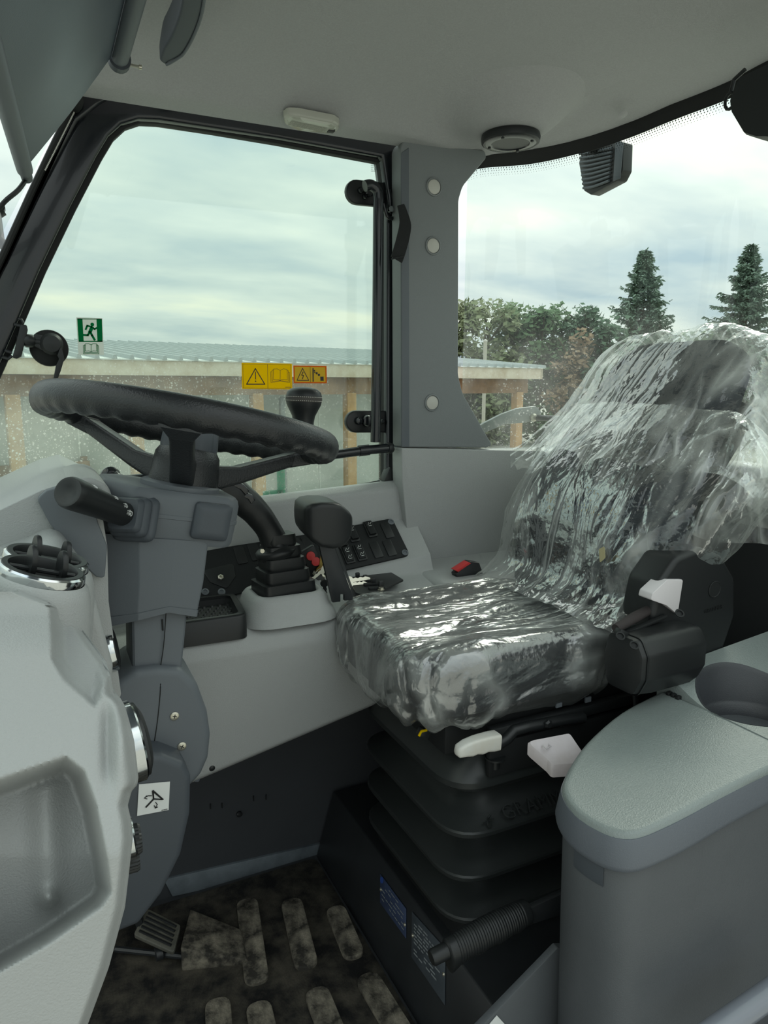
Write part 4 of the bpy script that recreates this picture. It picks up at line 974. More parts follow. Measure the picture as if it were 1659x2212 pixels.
# belt reel -------------------------------------------------------------------------------------------------
reel = thing('belt_reel', 'black seat belt reel housing with coiled webbing beside the cushion', 'seat belt', U(1410,1430,Y=.79))
pa, pb = U(1352,1425,Y=.785), U(1478,1395,Y=.79); ax = (pb-pa).normalized(); ru = (V((0,0,1))-ax*ax.z).normalized(); rs2 = ax.cross(ru)
def reel_ring(p, s): return roundpoly([p+rs2*x*s+ru*y*s for x, y in ((-.03,-.052),(.03,-.052),(.045,-.02),(.045,.02),(.03,.045),(-.03,.045),(-.04,.0))], .014, 4)
b = MB(); b.loft([reel_ring(pa-ax*.012,.80), reel_ring(pa-ax*.010,.9), reel_ring(pa,.95), reel_ring(pa+ax*.03,1.0), reel_ring(pb-ax*.02,1.0), reel_ring(pb,.92), reel_ring(pb+ax*.004,.8)]); hsng = make('housing', b, M['black'], reel, angle=40)
b = MB(); b.loft([reel_ring(pa-ax*.002,.97), reel_ring(pa+ax*.002,.97)], False, False); make('parting_rib', b, M['black'], hsng)
for q, Yq in (((1370,1394),.748), ((1340,1374),.775), ((1468,1325),.755)):
    b = MB(); b.lathe([(.007,-.001),(.0075,.001),(.005,.0012),(.0045,-.002),(0,-.002)], U(*q, Y=Yq), (-.2,-.6,.7), 18); make('screw_recess', b, M['blackmat'], hsng)
wa3, wb3 = U(1330,1358,Y=.80), U(1412,1312,Y=.815)
b = MB(); b.tube([wa3, wa3.lerp(wb3,.5)+V((0,0,.001)), wb3], [.0075,.009,.0075], 14); make('webbing_roll', b, mat('dark_webbing', rgb(52,46,46), .8, grain=.3, gscale=800), reel)
b = MB(); b.box(wa3+V((.004,-.012,-.006)), (.03,.014,.012), Matrix.Rotation(.5,3,'Y')); make('guide', b, M['black'], reel, bevel=.003)
b = MB(); b.box(wa3.lerp(wb3,.5)+V((.006,-.012,-.010)), (.10,.010,.006), Matrix.Rotation(-math.atan2((wb3-wa3).z,(wb3-wa3).x),3,'Y')); make('slot_lip', b, M['blackmat'], reel, bevel=.002)
# belt buckle with red button on the far side
bk = thing('belt_buckle', 'black seat belt buckle with red button at the far side of the cushion', 'seat belt buckle', U(1010,1235,Y=1.285))
b = MB(); b.prism(roundpoly(UU([(985,1240),(1015,1213),(1036,1216),(1048,1248),(1040,1262),(990,1262)], Y=1.28), .003), (0,.022,0)); make('body', b, M['black'], bk, bevel=.003)
b = MB(); b.prism(UU([(984,1232),(1012,1214),(1018,1217),(990,1236)], Y=1.277), (0,.02,0)); make('button', b, M['red'], bk, bevel=.001)

# ================================================================== plastic film covers
def film_mat(name, streak):
    m = bpy.data.materials.new(name); m.use_nodes = True; nt = m.node_tree; nt.nodes.clear(); N = nt.nodes.new; L = nt.links.new
    def mth(op, a, b=None, c=None, clamp=False):
        n = N('ShaderNodeMath'); n.operation = op; n.use_clamp = clamp
        for i, v in enumerate((a, b, c)):
            if v is None: continue
            if isinstance(v, (int, float)): n.inputs[i].default_value = v
            else: L(v, n.inputs[i])
        return n.outputs[0]
    tc = N('ShaderNodeTexCoord'); mp = N('ShaderNodeMapping'); mp.inputs['Rotation'].default_value = streak[1]; mp.inputs['Scale'].default_value = streak[0]; L(tc.outputs['Object'], mp.inputs[0])
    def ridge(vec, scale, width, power, seed):
        n = N('ShaderNodeTexNoise'); n.noise_dimensions = '4D'; n.inputs['W'].default_value = seed; n.inputs['Scale'].default_value = scale; n.inputs['Detail'].default_value = 2.0; n.inputs['Roughness'].default_value = .5; n.inputs['Distortion'].default_value = .35; L(vec, n.inputs[0])
        return mth('POWER', mth('SUBTRACT', 1.0, mth('ABSOLUTE', mth('MULTIPLY_ADD', n.outputs[0], width, -width/2)), clamp=True), power)
    mpb = N('ShaderNodeMapping'); mpb.inputs['Rotation'].default_value = tuple(a+b_ for a, b_ in zip(streak[1], streak[2])); mpb.inputs['Scale'].default_value = streak[0]; L(tc.outputs['Object'], mpb.inputs[0])
    mpc = N('ShaderNodeMapping'); mpc.inputs['Rotation'].default_value = streak[1]; mpc.inputs['Scale'].default_value = tuple(v**.5 for v in streak[0]); L(tc.outputs['Object'], mpc.inputs[0])
    n3 = N('ShaderNodeTexNoise'); n3.inputs['Scale'].default_value = 7; n3.inputs['Detail'].default_value = 2; L(tc.outputs['Object'], n3.inputs[0])
    clus = N('ShaderNodeMapRange'); L(n3.outputs[0], clus.inputs[0]); clus.inputs[1].default_value = .40; clus.inputs[2].default_value = .62; clus.inputs[3].default_value = streak[3][3]
    thin = mth('MAXIMUM', ridge(mp.outputs[0], 5.0, 24.0, 1.2, 5.0), ridge(mpb.outputs[0], 4.2, 26.0, 1.2, 9.0))
    thin = mth('MULTIPLY', thin, clus.outputs[0])
    rid = thin
    n2 = N('ShaderNodeTexNoise'); n2.inputs['Scale'].default_value = 9; n2.inputs['Detail'].default_value = 3.5; n2.inputs['Roughness'].default_value = .5; n2.inputs['Distortion'].default_value = .6; L(mpc.outputs[0], n2.inputs[0])
    n4 = N('ShaderNodeTexNoise'); n4.inputs['Scale'].default_value = 75; n4.inputs['Detail'].default_value = 2; L(tc.outputs['Object'], n4.inputs[0])
    hgt = mth('MULTIPLY_ADD', n2.outputs[0], 2.6, mth('MULTIPLY_ADD', thin, .35, mth('MULTIPLY', n4.outputs[0], .22)))
    bp = N('ShaderNodeBump'); bp.inputs['Strength'].default_value = .85; bp.inputs['Distance'].default_value = .008; L(hgt, bp.inputs['Height'])
    tr = N('ShaderNodeBsdfTransparent'); tr.inputs[0].default_value = (.97,.98,.97,1)
    gl = N('ShaderNodeBsdfGlossy'); gl.inputs['Roughness'].default_value = streak[3][0]; gl.inputs[0].default_value = (1,1,1,1); L(bp.outputs[0], gl.inputs['Normal'])
    df = N('ShaderNodeBsdfDiffuse'); df.inputs[0].default_value = rgb(236,240,236); tl = N('ShaderNodeBsdfTranslucent'); tl.inputs[0].default_value = rgb(236,240,236)
    milk = shader_mix(nt, .5, df.outputs[0], tl.outputs[0])
    lw = N('ShaderNodeLayerWeight'); lw.inputs[0].default_value = .4; L(bp.outputs[0], lw.inputs[1])
    lwg = N('ShaderNodeLayerWeight'); lwg.inputs[0].default_value = .2
    mk = mth('MULTIPLY_ADD', mth('POWER', lwg.outputs['Facing'], 1.8), .50, mth('MULTIPLY_ADD', rid, .6, streak[3][4]), clamp=True)
    s1 = shader_mix(nt, mk, tr.outputs[0], milk)
    gf = mth('MULTIPLY_ADD', lw.outputs['Fresnel'], streak[3][1], streak[3][2], clamp=True)
    s2 = shader_mix(nt, gf, s1, gl.outputs[0])
    out = N('ShaderNodeOutputMaterial'); L(s2, out.inputs[0]); return m
def ridged(p, o=2):
    s = 0; a = 1; q = V(p)
    for _ in range(o):
        n = noise.noise(q); s += a*(1-2*abs(n))**2 if abs(n) < .5 else 0; q = q*2.03+V((3.1,1.7,.3)); a *= .5
    return s
def film(name, rings, amp, fx, label, streak, tseed, cap=True, closed=True):
    """crumple a loft of rings: fine ridges along the pull of the film"""
    n = len(rings[0]); m = len(rings); out = []
    for j in range(m):
        row = []
        for i in range(n):
            p = rings[j][i]; a = rings[j][(i+1) % n]; c = rings[j][i-1]; u = rings[min(j+1,m-1)][i]; d = rings[max(j-1,0)][i]
            nn = (a-c).cross(u-d)
            nn = nn.normalized() if nn.length > 1e-9 else V((0,0,1))
            row.append(p + nn*amp*fx(p, i/n, j/(m-1), tseed))
        out.append(row)
    mb = MB(); mb.loft(out, False, cap, closed=closed)
    o = make(name, mb, film_mat(name+'_film', streak), None, angle=180, fix=False)
    return tag(o, label, 'plastic cover')
def resample(rings, k):
    """denser rings between the given ones"""
    out = []; m = len(rings); n = len(rings[0])
    cols = [smooth_path([r[i] for r in rings], k) for i in range(n)]
    return [[cols[i][j] for i in range(n)] for j in range(len(cols[0]))]
NF = 260
def cush_fx(p, u, v, s):
    side = sstep(.62, .35, v)
    r = ridged(V((p.x*3+p.y*2, p.y*14-p.x*3, p.z*4+s)))*(1-side) + ridged(V((math.atan2(p.y-SY,p.x-CX)*5, p.z*9, s)))*side
    big = noise.noise(V((p.x*9,p.y*9,p.z*9+s)))
    return -(r*.55 + big*.8 + .15*noise.noise(V((p.x*50,p.y*50,p.z*50))))
def cring(s, z, e, gx=0.0):
    return super_ring(V((CX-.004,SY-.008,z)), CH*s+gx, CW*s+gx, e, NF)
cr_ = [cring(.98,.575,4),cring(1.03,.585,4.2),cring(1.06,.60,4.4),cring(1.068,.62,4.6),cring(1.065,.645,4.8),cring(1.05,.672,4.6),cring(1.015,.690,4.4),cring(.95,.7005,4.2),cring(.86,.703,4),cring(.72,.701,4),cring(.55,.697,3.5),cring(.3,.695,3),cring(.03,.694,2)]
# the hem hangs lower at the near front corner
for j in range(3):
    for i, p in enumerate(cr_[j]):
        k = max(0, -(p.y-SY)/CW)*.7+max(0,-(p.x-CX)/CH)*.5; p.z -= (.008*k+.006*math.sin(i*.35))*(1-j/3); 
film('seat_cushion_cover', resample(cr_, 9), .0085, cush_fx, 'crumpled clear plastic film wrapped over the seat cushion', ((.45,2.2,.9),(0,0,.30),(0,0,.9),(.22,.75,.13,.5,.07)), 1.3)
def back_fx(p, u, v, s):
    r = ridged(V((p.y*13+noise.noise(p*5)*1.0, (p.z-p.x*.3)*2.5, s))); r2 = ridged(V(((p.y+p.z)*10, (p.y-p.z)*2.5, s+4)))
    big = noise.noise(V((p.x*8,p.y*8,p.z*8+s)))
    return -(r*.45 + r2*.4 + big*1.0 + .12*noise.noise(p*60))
def bring(st, g, yo=0, e=4.0): return back_ring(st, NF, g, e, yo)
rings = [bring((.825,.702,.228,.14),.0,0,3), bring((.862,.712,.214,.12),.010,0,3.4), bring((.895,.735,.202,.10),.016), bring((.908,.78,.200,.10),.018), bring((.920,.84,.204,.105),.018,-.004), bring((.948,.905,.204,.105),.020,-.010), bring((.998,.97,.198,.105),.020,-.012), bring((1.038,1.02,.19,.10),.016,-.008), bring((1.072,1.06,.175,.09),.008)]
# loose pleat hanging off the near side
for j, r in enumerate(rings):
    f = [0,0,.005,.01,.03,.05,.06,.05,.03][j]
    for p in r:
        k = sstep(.10,.2,-(p.y-SY)); p.y -= f*k; p.x += f*k*.9
film('backrest_cover', resample(rings, 12), .009, back_fx, 'crumpled clear plastic film over the lower seat backrest', ((.8,2.4,.42),(.15,0,0),(-.5,0,0),(.13,.28,.04,.3,.03)), 7.7, cap=False)
rings = [bring((.945,.945,.245,.17),.035,-.012,3), bring((.972,.965,.230,.15),.032,-.012,3.2), bring((1.005,1.0,.212,.13),.026,-.010), bring((1.058,1.06,.192,.11),.020,-.006), bring((1.104,1.12,.180,.10),.016,-.004), bring((1.140,1.165,.172,.09),.014,-.006), bring((1.166,1.192,.160,.075),.010,-.012), bring((1.181,1.205,.13,.05),.006,-.02), bring((1.188,1.210,.07,.02),.004,-.03), bring((1.190,1.216,.005,.003),.001,-.035)]
for j, r in enumerate(rings):
    f = [.13,.11,.07,.035,.02,.015,.02,.02,.01,0][j]
    for i, p in enumerate(r):
        k = sstep(.08,.2,-(p.y-SY)); p.y -= f*k*.7; p.x += f*k*1.1; p.z -= f*k*.25
        if j < 3: p.z += (.010*math.sin(i*.21)+.008*math.sin(i*.57+1))*(1-j/3) - .03*sstep(.1,-.12,abs(p.y-SY)-.02)*0
film('headrest_cover', resample(rings, 10), .0085, back_fx, 'clear plastic bag pulled over the top of the seat backrest', ((.8,2.4,.42),(.75,0,0),(.3,0,0),(.13,.20,.03,.35,.025)), 3.3)
b = MB(); q = U(1300,1198,Y=1.0)
lab = [U(1294,1186,X=.890), U(1306,1180,X=.890), U(1308,1205,X=.886), U(1296,1216,X=.886)]
b.prism(roundpoly(lab,.003), (-.0006,0,0)); tag(make('paper_label', b, mat('tan_paper', rgb(178,168,130), .8)), 'small tan paper label stuck to the backrest film', 'label')
# ================================================================== storage bin with lid (near right)
bin_ = thing('storage_bin', 'charcoal plastic storage bin with hinged lid and cup holder beside the seat', 'storage bin', (.85,.65,.0))
def lidz(x): return .570+.125*(x-.60)
SLOPE = Matrix.Rotation(-math.atan(.125),3,'Y')
def lp_(px, py):   # point on the sloping lid top
    return U(px, py, pl=(V((.6,0,.570)), V((-.125,0,1)).normalized()))
lid_out = [lp_(1430,1495), lp_(1345,1540), lp_(1272,1606), lp_(1232,1672), lp_(1226,1705), lp_(1250,1745), lp_(1300,1778), lp_(1345,1792), lp_(1385,1788), lp_(1440,1763), lp_(1540,1712), lp_(1659,1656)]
# carry the near edge back to the seam line
seamX = lp_(1430,1495).x
nearY = lp_(1659,1656).y
lid_out = [p for p in lid_out if p.x <= seamX+.001]
lid_out.append(V((seamX+.02, nearY+.004, lidz(seamX+.02)))); lid_out[0] = V((seamX, lid_out[0].y, lidz(seamX)))
lo_s = smooth_path(lid_out[:-1], 4)+[lid_out[-1]]
cc = sum(lo_s, V((0,0,0)))/len(lo_s)
def grow(pts, d, dz): 
    return [V((p.x+((p-cc).normalized().x*d if p.x < seamX-.02 else 0), p.y+(p-cc).normalized().y*d, p.z+dz)) for p in pts]
b = MB(); b.loft([grow(lo_s,.003,-.012), grow(lo_s,.0065,-.0085), grow(lo_s,.005,-.0035), grow(lo_s,.002,-.001), grow(lo_s,-.002,.0), grow(lo_s,-.006,.0003)]); lid = make('lid', b, M['lid'], bin_, angle=40)
b = MB(); b.loft([grow(lo_s,.010,-.051), grow(lo_s,.0130,-.048), grow(lo_s,.0140,-.042), grow(lo_s,.0085,-.011), grow(lo_s,.0075,-.0085), grow(lo_s,.003,-.0085)]); make('lid_rim', b, mat('slate_lid_rim', rgb(92,97,104), .45, spec=.45, grain=.2, gscale=600), bin_, angle=40)
# hinge clips along the seam
for q in ((1442,1502),(1452,1506),(1462,1511)):
    b = MB(); b.box(lp_(*q)+V((.004,0,.002)), (.010,.007,.008)); make('hinge_clip', b, M['black'], bin_, bevel=.0015)
# bin body
body = [(p.x, p.y) for p in grow(lo_s,.004,0)]
bx_ = [V((x,y,0)) for x, y in body if x < seamX-.01]
far0, near0 = bx_[0], bx_[-1]
out_ = [V((1.24,far0.y+.01,0))]+bx_+[V((1.24,near0.y,0))]
c2 = V((.85,.66,0)); 
def brow(z, s): return [V((c2.x+(p.x-c2.x)*s, c2.y+(p.y-c2.y)*s, z if not callable(z) else z(p))) for p in out_]
b = MB(); b.loft([brow(.158,.962), brow(.2,.965), brow(.4,.985), brow(lambda p: lidz(min(p.x,seamX))-.056,.995), brow(lambda p: lidz(min(p.x,seamX))-.050,.985)]); body_o = make('body', b, M['binbody'], bin_, angle=45)
# dark strip painted on as the shade of a finger recess under the lid
def px_of(p):
    r = p.x*math.cos(YAW)-p.y*math.sin(YAW); h_ = p.x*math.sin(YAW)+p.y*math.cos(YAW); return 829.5+FPX*r/(h_*math.cos(PITCH)-(p.z-CAMZ)*math.sin(PITCH))
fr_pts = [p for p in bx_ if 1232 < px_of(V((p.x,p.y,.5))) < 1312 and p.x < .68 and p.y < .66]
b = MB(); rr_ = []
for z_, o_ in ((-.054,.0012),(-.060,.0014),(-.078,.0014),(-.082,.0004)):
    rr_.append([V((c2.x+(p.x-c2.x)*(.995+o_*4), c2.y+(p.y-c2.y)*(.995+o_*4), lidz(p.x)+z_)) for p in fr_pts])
b.loft(rr_, False, False, closed=False); make('finger_recess_shade', b, M['slate2'], body_o, fix=False)
# rear top deck with cup holder
dz_ = lidz(seamX)+.002
CUP = V((.985,.685,dz_)); CR = .082
b = MB(); n_ = 48; def_r = []
deck = []
for k in range(n_):
    t = 2*math.pi*k/n_; d = V((math.cos(t), math.sin(t), 0))
    # distance to the deck border along d
    tt = []
    if d.x > 1e-6: tt.append((1.24-CUP.x)/d.x)
    if d.x < -1e-6: tt.append((seamX+.006-CUP.x)/d.x)
    if d.y > 1e-6: tt.append((.80-CUP.y)/d.y)
    if d.y < -1e-6: tt.append((nearY+.002-CUP.y)/d.y)
    deck.append(CUP+d*min(tt))
def cring_(r, dz): return [CUP+V((math.cos(2*math.pi*k/n_)*r, math.sin(2*math.pi*k/n_)*r, dz)) for k in range(n_)]
def sl(p): return V((p.x,p.y,p.z+.10*(p.x-seamX)*1.0+.028*sstep(.70,.80,p.y)))
b.loft([[p+V((0,0,-.06)) for p in deck], [sl(p)+V((0,0,-.006)) for p in deck], [sl(CUP+(p-CUP)*.985) for p in deck], [sl(p) for p in cring_(CR+.006,0)]], False, False)
make('rear_deck', b, M['lid'], bin_, angle=50)
b = MB(); b.loft([[sl(p) for p in cring_(CR+.006,.0005)], [sl(p) for p in cring_(CR,-.004)], cring_(CR*.96,-.03), cring_(CR*.93,-.034), cring_(CR*.9,-.036), cring_(CR*.86,-.055), cring_(.01,-.056)], False, True); make('cup_holder', b, mat('cup_holder_plastic', rgb(58,60,64), .45, grain=.2, gscale=600), bin_, angle=50)
b = MB(); b.box((.93,.61,.078), (.60,.20,.155)); struct(make('trim_6', b, M['steel'], bevel=.004), 'black sill box under the storage bin', 'sill')
# near sill panel, its pale sticker corner, door sill tube
b = MB(); b.prism(UU([(1000,2260),(1205,2048),(1260,2048),(1260,2500),(1000,2500)], Y=.70), (0,.012,0)); sp_ = struct(make('trim_4', b, M['binbody'], bevel=.002), 'dark grey sill panel below the storage bin', 'sill panel')
b = MB(); b.prism(UU([(1073,2193),(1092,2214),(1070,2240),(1040,2232)], Y=.699), (0,-.001,0)); tag(make('sill_sticker', b, M['decalwhite']), 'white sticker corner on the sill panel at the bottom edge', 'sticker')
b = MB(); b.tube([U(1500,2260,Y=.50), U(1600,2190,Y=.50), U(1700,2120,Y=.50)], .016, 14); struct(make('trim_5', b, mat('grey_gloss_tube', rgb(120,124,132), .2, spec=.5), None), 'glossy grey door sill tube in the lower right corner', 'tube')
# ================================================================== hand brake
hb = thing('hand_brake', 'black hand brake lever with ribbed grip and push button', 'lever', U(1200,1935,Y=.775))
gA, gB, gC = U(965,2058,Y=.765), U(1140,1968,Y=.765), U(1290,1905,Y=.765)
gd = (gB-gA).normalized(); gu = (V((0,0,1))-gd*gd.z).normalized(); gs = gd.cross(gu)
b = MB(); rings = []; NB = 150; Lg = (gB-gA).length
for i in range(NB+1):
    t = i/NB; p = gA+gd*Lg*t
    top_r = .0195+.004*math.sin(math.pi*t)
    if .08 < t < .92: top_r -= .0010*(0 if math.sin(t*Lg/.0042*2*math.pi) > -.2 else 1)
    bot_r = .0235 + (.012*sstep(.16,.0,t)) - .003*sstep(.1,.5,t) + (.0024*math.cos((t-.12)*4.2*2*math.pi) if t > .12 else 0)
    if t < .02: s = .82+9*t
    elif t > .985: s = .9
    else: s = 1
    ring = []
    for k in range(22):
        a = 2*math.pi*k/22; r = top_r if math.sin(a) > .1 else (top_r+(bot_r-top_r)*min(1, .2-math.sin(a)))
        ring.append(p + (gs*math.cos(a)*top_r*.86 + gu*math.sin(a)*r)*s)
    rings.append(ring)
b.loft(rings); make('grip', b, M['black'], hb, angle=50)
b = MB(); b.lathe([(.0115,.0),(.0115,-.022),(.010,-.0255),(0,-.026)], gA+gu*.004, gd, 24); make('push_button', b, M['black'], hb)
b = MB(); b.prism([gB+gu*.013, gB-gu*.016, gC-gu*.03, gC+gu*.018], gs*.010); make('lever_blade', b, M['steel'], hb, bevel=.001)
# ================================================================== overhead
# roller blind
rb = thing('roller_blind', 'slate grey roller sunblind pulled down inside the windscreen', 'sunblind', (.1,1.0,1.6))
RA = U(258,130,Z=1.60); RAn = V((RA.x,.15,1.60))
b = MB(); b.tube([RA+V((0,.002,0)), RAn], .0128, 20); make('roller_tube', b, M['greydark'], rb)
b = MB(); b.lathe([(.0165,-.008),(.0165,.008),(.012,.014),(0,.014)], RA, (0,1,0), 24); make('end_cap', b, M['slate2'], rb)
b = MB(); b.tube([RA+V((.012,.0,-.004)), RA+V((.030,-.004,-.006))], .0022, 8); b.lathe([(.0035,0),(.0035,.004)], RA+V((.028,-.004,-.006)), (1,0,0), 10); make('pull_pin', b, M['zinc'], rb)
BB = U(58,384,Z=1.42); BBn = U(6,196,Z=1.42); bdir = (BBn-BB).normalized()
b = MB(); rows = []
for j in range(31):
    t = j/30; Yp = RA.y-.012-(RA.y-.17)*t; top = V((RA.x-.013, Yp, 1.598)); bo = BB+bdir*((BB.y-.005-Yp)/(-bdir.y) if abs(bdir.y) > 1e-4 else 0)
    bo.y = Yp if abs(bo.y-Yp) < .2 else bo.y
    row = []
    for i in range(25):
        s = i/24; p = top.lerp(bo, s); n_ = V((.8,0,-.6)); w = .006*math.sin(math.pi*s) + .003*noise.noise(V((t*9,s*2,1)))*math.sin(math.pi*s)+.0022*math.sin(t*22+s*3)*math.sin(math.pi*s)
        row.append(p + n_*w*(.25+.75*sstep(0,.12,t)))
    rows.append(row)
b.loft(rows, False, False, closed=False); b.loft([[p+V((-.002,0,.002)) for p in r] for r in rows], False, False, closed=False); make('fabric', b, M['visor'], rb, angle=80, fix=False)
b = MB(); b.tube([BB, BB+bdir*.55], .0085, 14); make('bottom_bar', b, M['slate2'], rb)
b = MB(); b.tube([BB+bdir*.045, BB+bdir*.5], .0115, 14); make('bar_sleeve', b, M['greydark'], rb)
b = MB(); b.tube(smooth_path([BB, U(40,410,Z=1.39), U(8,438,Z=1.36), U(-20,480,Z=1.33)],4), .0035, 8); make('pull_cord', b, M['rubber'], rb)
# outside mirror bracket beyond the windscreen at the left edge
mbk = thing('mirror_bracket', 'black mirror bracket outside the windscreen at the left edge', 'bracket', U(0,452,Y=1.75))
b = MB(); b.tube(UU([(-40,480),(4,452)], Y=1.75), .013, 10); make('arm', b, M['black'], mbk)
b = MB(); b.prism(roundpoly(UU([(-60,440),(0,437),(12,446),(6,460),(-60,500)], Y=1.74), .004), (0,.03,0)); make('block', b, M['black'], mbk, bevel=.003)
b = MB(); b.tube([U(-10,455,Y=1.75), U(-2,520,Y=1.62), U(20,540,Y=1.54)], .010, 10); make('stay', b, M['black'], mbk)
# interior mirror hanging near the roller
im = thing('interior_mirror', 'dark grey curved mirror housing under the ceiling beside the blind', 'mirror', U(390,60,Z=1.62))
pth = smooth_path([U(352,122,Z=1.615), U(378,92,Z=1.615), U(400,48,Z=1.615), U(414,0,Z=1.615), U(420,-70,Z=1.615), U(418,-160,Z=1.615)], 6)
b = MB(); rings = []
for i, p in enumerate(pth):
    t = i/(len(pth)-1); w = .014*min(1, .35+t*4); h = .035*min(1,.4+t*3)
    rings.append(roundpoly([p+V((-w,0,-.006)), p+V((w,0,-.012)), p+V((w*.7,0,h)), p+V((-w,0,h))], .005, 3))
b.loft(rings); make('housing', b, M['slate2'], im, angle=50)
b = MB(); b.tube([p+V((.0135*min(1,.35+4*i/len(pth)),-.001,-.0115)) for i, p in enumerate(pth)], .0022, 8); make('rim', b, M['greydark'], im)
b = MB(); b.tube([pth[20]+V((0,0,.02)), V((pth[20].x, pth[20].y, 1.69))], .009, 12); make('stem', b, M['black'], im)
# dome lamp
lmp = thing('dome_lamp', 'oblong clear dome lamp on the headliner above the window', 'lamp', U(672,260,Z=1.643))
LP = (U(672,260,Z=1.609), V((0,-.10,-1)).normalized())
pts = UU([(612,246),(622,239),(645,240),(722,255),(733,263),(731,274),(720,279),(640,271),(614,259)], pl=LP); c_ = sum(pts, V((0,0,0)))/len(pts); ln = LP[1]
rl = roundpoly(pts, .006, 4)
b = MB(); b.loft([[p-ln*.006 for p in rl], [p+ln*.004 for p in rl], [c_+(p-c_)*.95+ln*.008 for p in rl], [c_+(p-c_)*.86+ln*.009 for p in rl]]); make('frame', b, mat('lamp_frame_plastic', rgb(178,178,168), .35), lmp, angle=50)
lens = mat('ribbed_lamp_lens', rgb(176,178,166), .12, spec=.9)
b = MB(); b.loft([[c_+(p-c_)*.88+ln*.0085 for p in rl], [c_+(p-c_)*.80+ln*.012 for p in rl], [c_+(p-c_)*.3+ln*.013 for p in rl]]); le = make('lens', b, lens, lmp, angle=50)
r_ax = (pts[4]-pts[1]).normalized(); u_ax = ln.cross(r_ax)
bb = MB()
for i in range(26):
    for j in range(6):
        p = c_+r_ax*(-.043+.0030*i)+u_ax*(-.0085+.0030*j)+ln*.0135; bb.add([p+r_ax*.0014, p+u_ax*.0014, p-r_ax*.0014, p-u_ax*.0014, p+ln*.0026], [(0,1,4),(1,2,4),(2,3,4),(3,0,4)])
make('prism_pattern', bb, lens, le, smooth=False)['kind'] = 'stuff'
b = MB(); p = U(714,270,pl=LP)+ln*.011; b.box(p, (.014,.014,.006)); make('switch', b, M['ink'], lmp, bevel=.002)
# loudspeaker
spk = thing('loudspeaker', 'round black loudspeaker set in a bulge of the headliner', 'loudspeaker', SPK)
b = MB(); b.lathe([(.060,.004),(.0615,-.002),(.060,-.010),(.056,-.0125),(.050,-.0115)], SPK, (0,0,1), 56); make('outer_ring', b, M['black'], spk)
b = MB(); b.lathe([(.053,-.0122),(.050,-.0135),(.040,-.0135),(.038,-.011)], SPK, (0,0,1), 56, caps=False); make('trim_ring', b, M['gloss'], spk)
b = MB(); b.lathe([(.040,-.0125),(.037,-.004),(.018,.006),(.015,.0),(.008,-.004),(0,-.005)], SPK, (0,0,1), 48, caps=False); make('cone', b, M['slate2'], spk)
for k in range(4):
    a = math.radians(35+90*k); b = MB(); b.lathe([(.0035,0),(.003,-.0022),(0,-.0026)], SPK+V((math.cos(a)*.0465, math.sin(a)*.0465, -.0135)), (0,0,1), 12); make('screw', b, M['black'], spk)
# black housing in the upper right corner
ub = thing('overhead_housing', 'black faceted housing hanging in the upper right corner', 'housing', U(1640,170,X=1.08))
b = MB(); fr = UU([(1580,218),(1602,166),(1665,136),(1760,100),(1760,310),(1660,300),(1640,300),(1612,291),(1584,244)], X=1.06)
bk_ = [p+V((.12,.01,.0)) for p in fr]; b.loft([roundpoly([p.lerp(sum(fr,V((0,0,0)))/9,.06)+V((-.008,0,0)) for p in fr], .006, 3), roundpoly(fr, .006, 3), roundpoly(bk_, .006, 3)]); make('case', b, M['black'], ub, angle=35)
rgp = [U(1577,218,X=1.10)+V((0,math.cos(t*.5236)*.010,math.sin(t*.5236)*.013)) for t in range(13)]
b = MB(); b.tube(rgp, .0028, 8); make('bracket_ring', b, M['black'], ub)
b = MB(); b.tube([rgp[3], U(1586,172,X=1.10), U(1610,150,X=1.10)], .0035, 8); make('bracket_rod', b, M['black'], ub)

# ================================================================== window furniture
hr = thing('handrail', 'bent black tube handrail with upright and horizontal bar across the side window', 'handrail', U(812,960,Y=1.45))
YR = 1.45
b = MB(); b.tube(smooth_path(UU([(788,402),(800,400),(812,408),(817,425),(817,470)], Y=YR)+[U(815,700,Y=YR), U(811,955,Y=YR)], 6), .0115, 18); make('upright', b, M['gloss'], hr)
b = MB(); b.tube(UU([(848,967),(795,972),(700,985),(655,993)], Y=YR), .0105, 16); make('outer_tube', b, M['gloss'], hr)
b = MB(); b.tube(smooth_path(UU([(700,986),(560,1010),(420,1024),(340,1030),(275,1036),(254,1032),(244,1024)], Y=YR), 4), .0095, 16); make('inner_tube', b, M['gloss'], hr)
b = MB(); b.lathe([(.0125,-.012),(.0125,.012)], U(786,973,Y=YR), (1,0,.06), 20); make('sleeve', b, M['gloss'], hr)
b = MB(); b.lathe([(.005,0),(.006,.005),(.0125,.006),(.0135,.012),(.011,.017),(0,.018)], U(832,969,Y=YR), (1,0,.03), 24); make('end_knob', b, M['black'], hr)
b = MB(); b.lathe([(.019,0),(.019,.006),(.014,.012),(.010,.014)], U(238,1028,Y=1.49), (.15,-1,0), 28); make('end_flange', b, M['gloss'], hr)
def stadium(px0, px1, h, Y, n=10):
    a, c = U(*px0, Y=Y), U(*px1, Y=Y); d = (c-a).normalized(); u = V((0,-1,0)).cross(d); u = u if u.z > 0 else -u
    return [a - d*math.sin(t)*h + u*math.cos(t)*h for t in [math.pi*k/n for k in range(n+1)]] + [c + d*math.sin(t)*h - u*math.cos(t)*h for t in [math.pi*k/n for k in range(n+1)]]
m1 = thing('hinge_mount', 'black oval hinge mount at the top of the window by the strap', 'hinge', U(800,417,Y=1.5))
b = MB(); b.prism(stadium((772,414),(846,422),.0255,1.498), (0,.016,0)); make('plate', b, M['black'], m1, bevel=.004, segs=3)
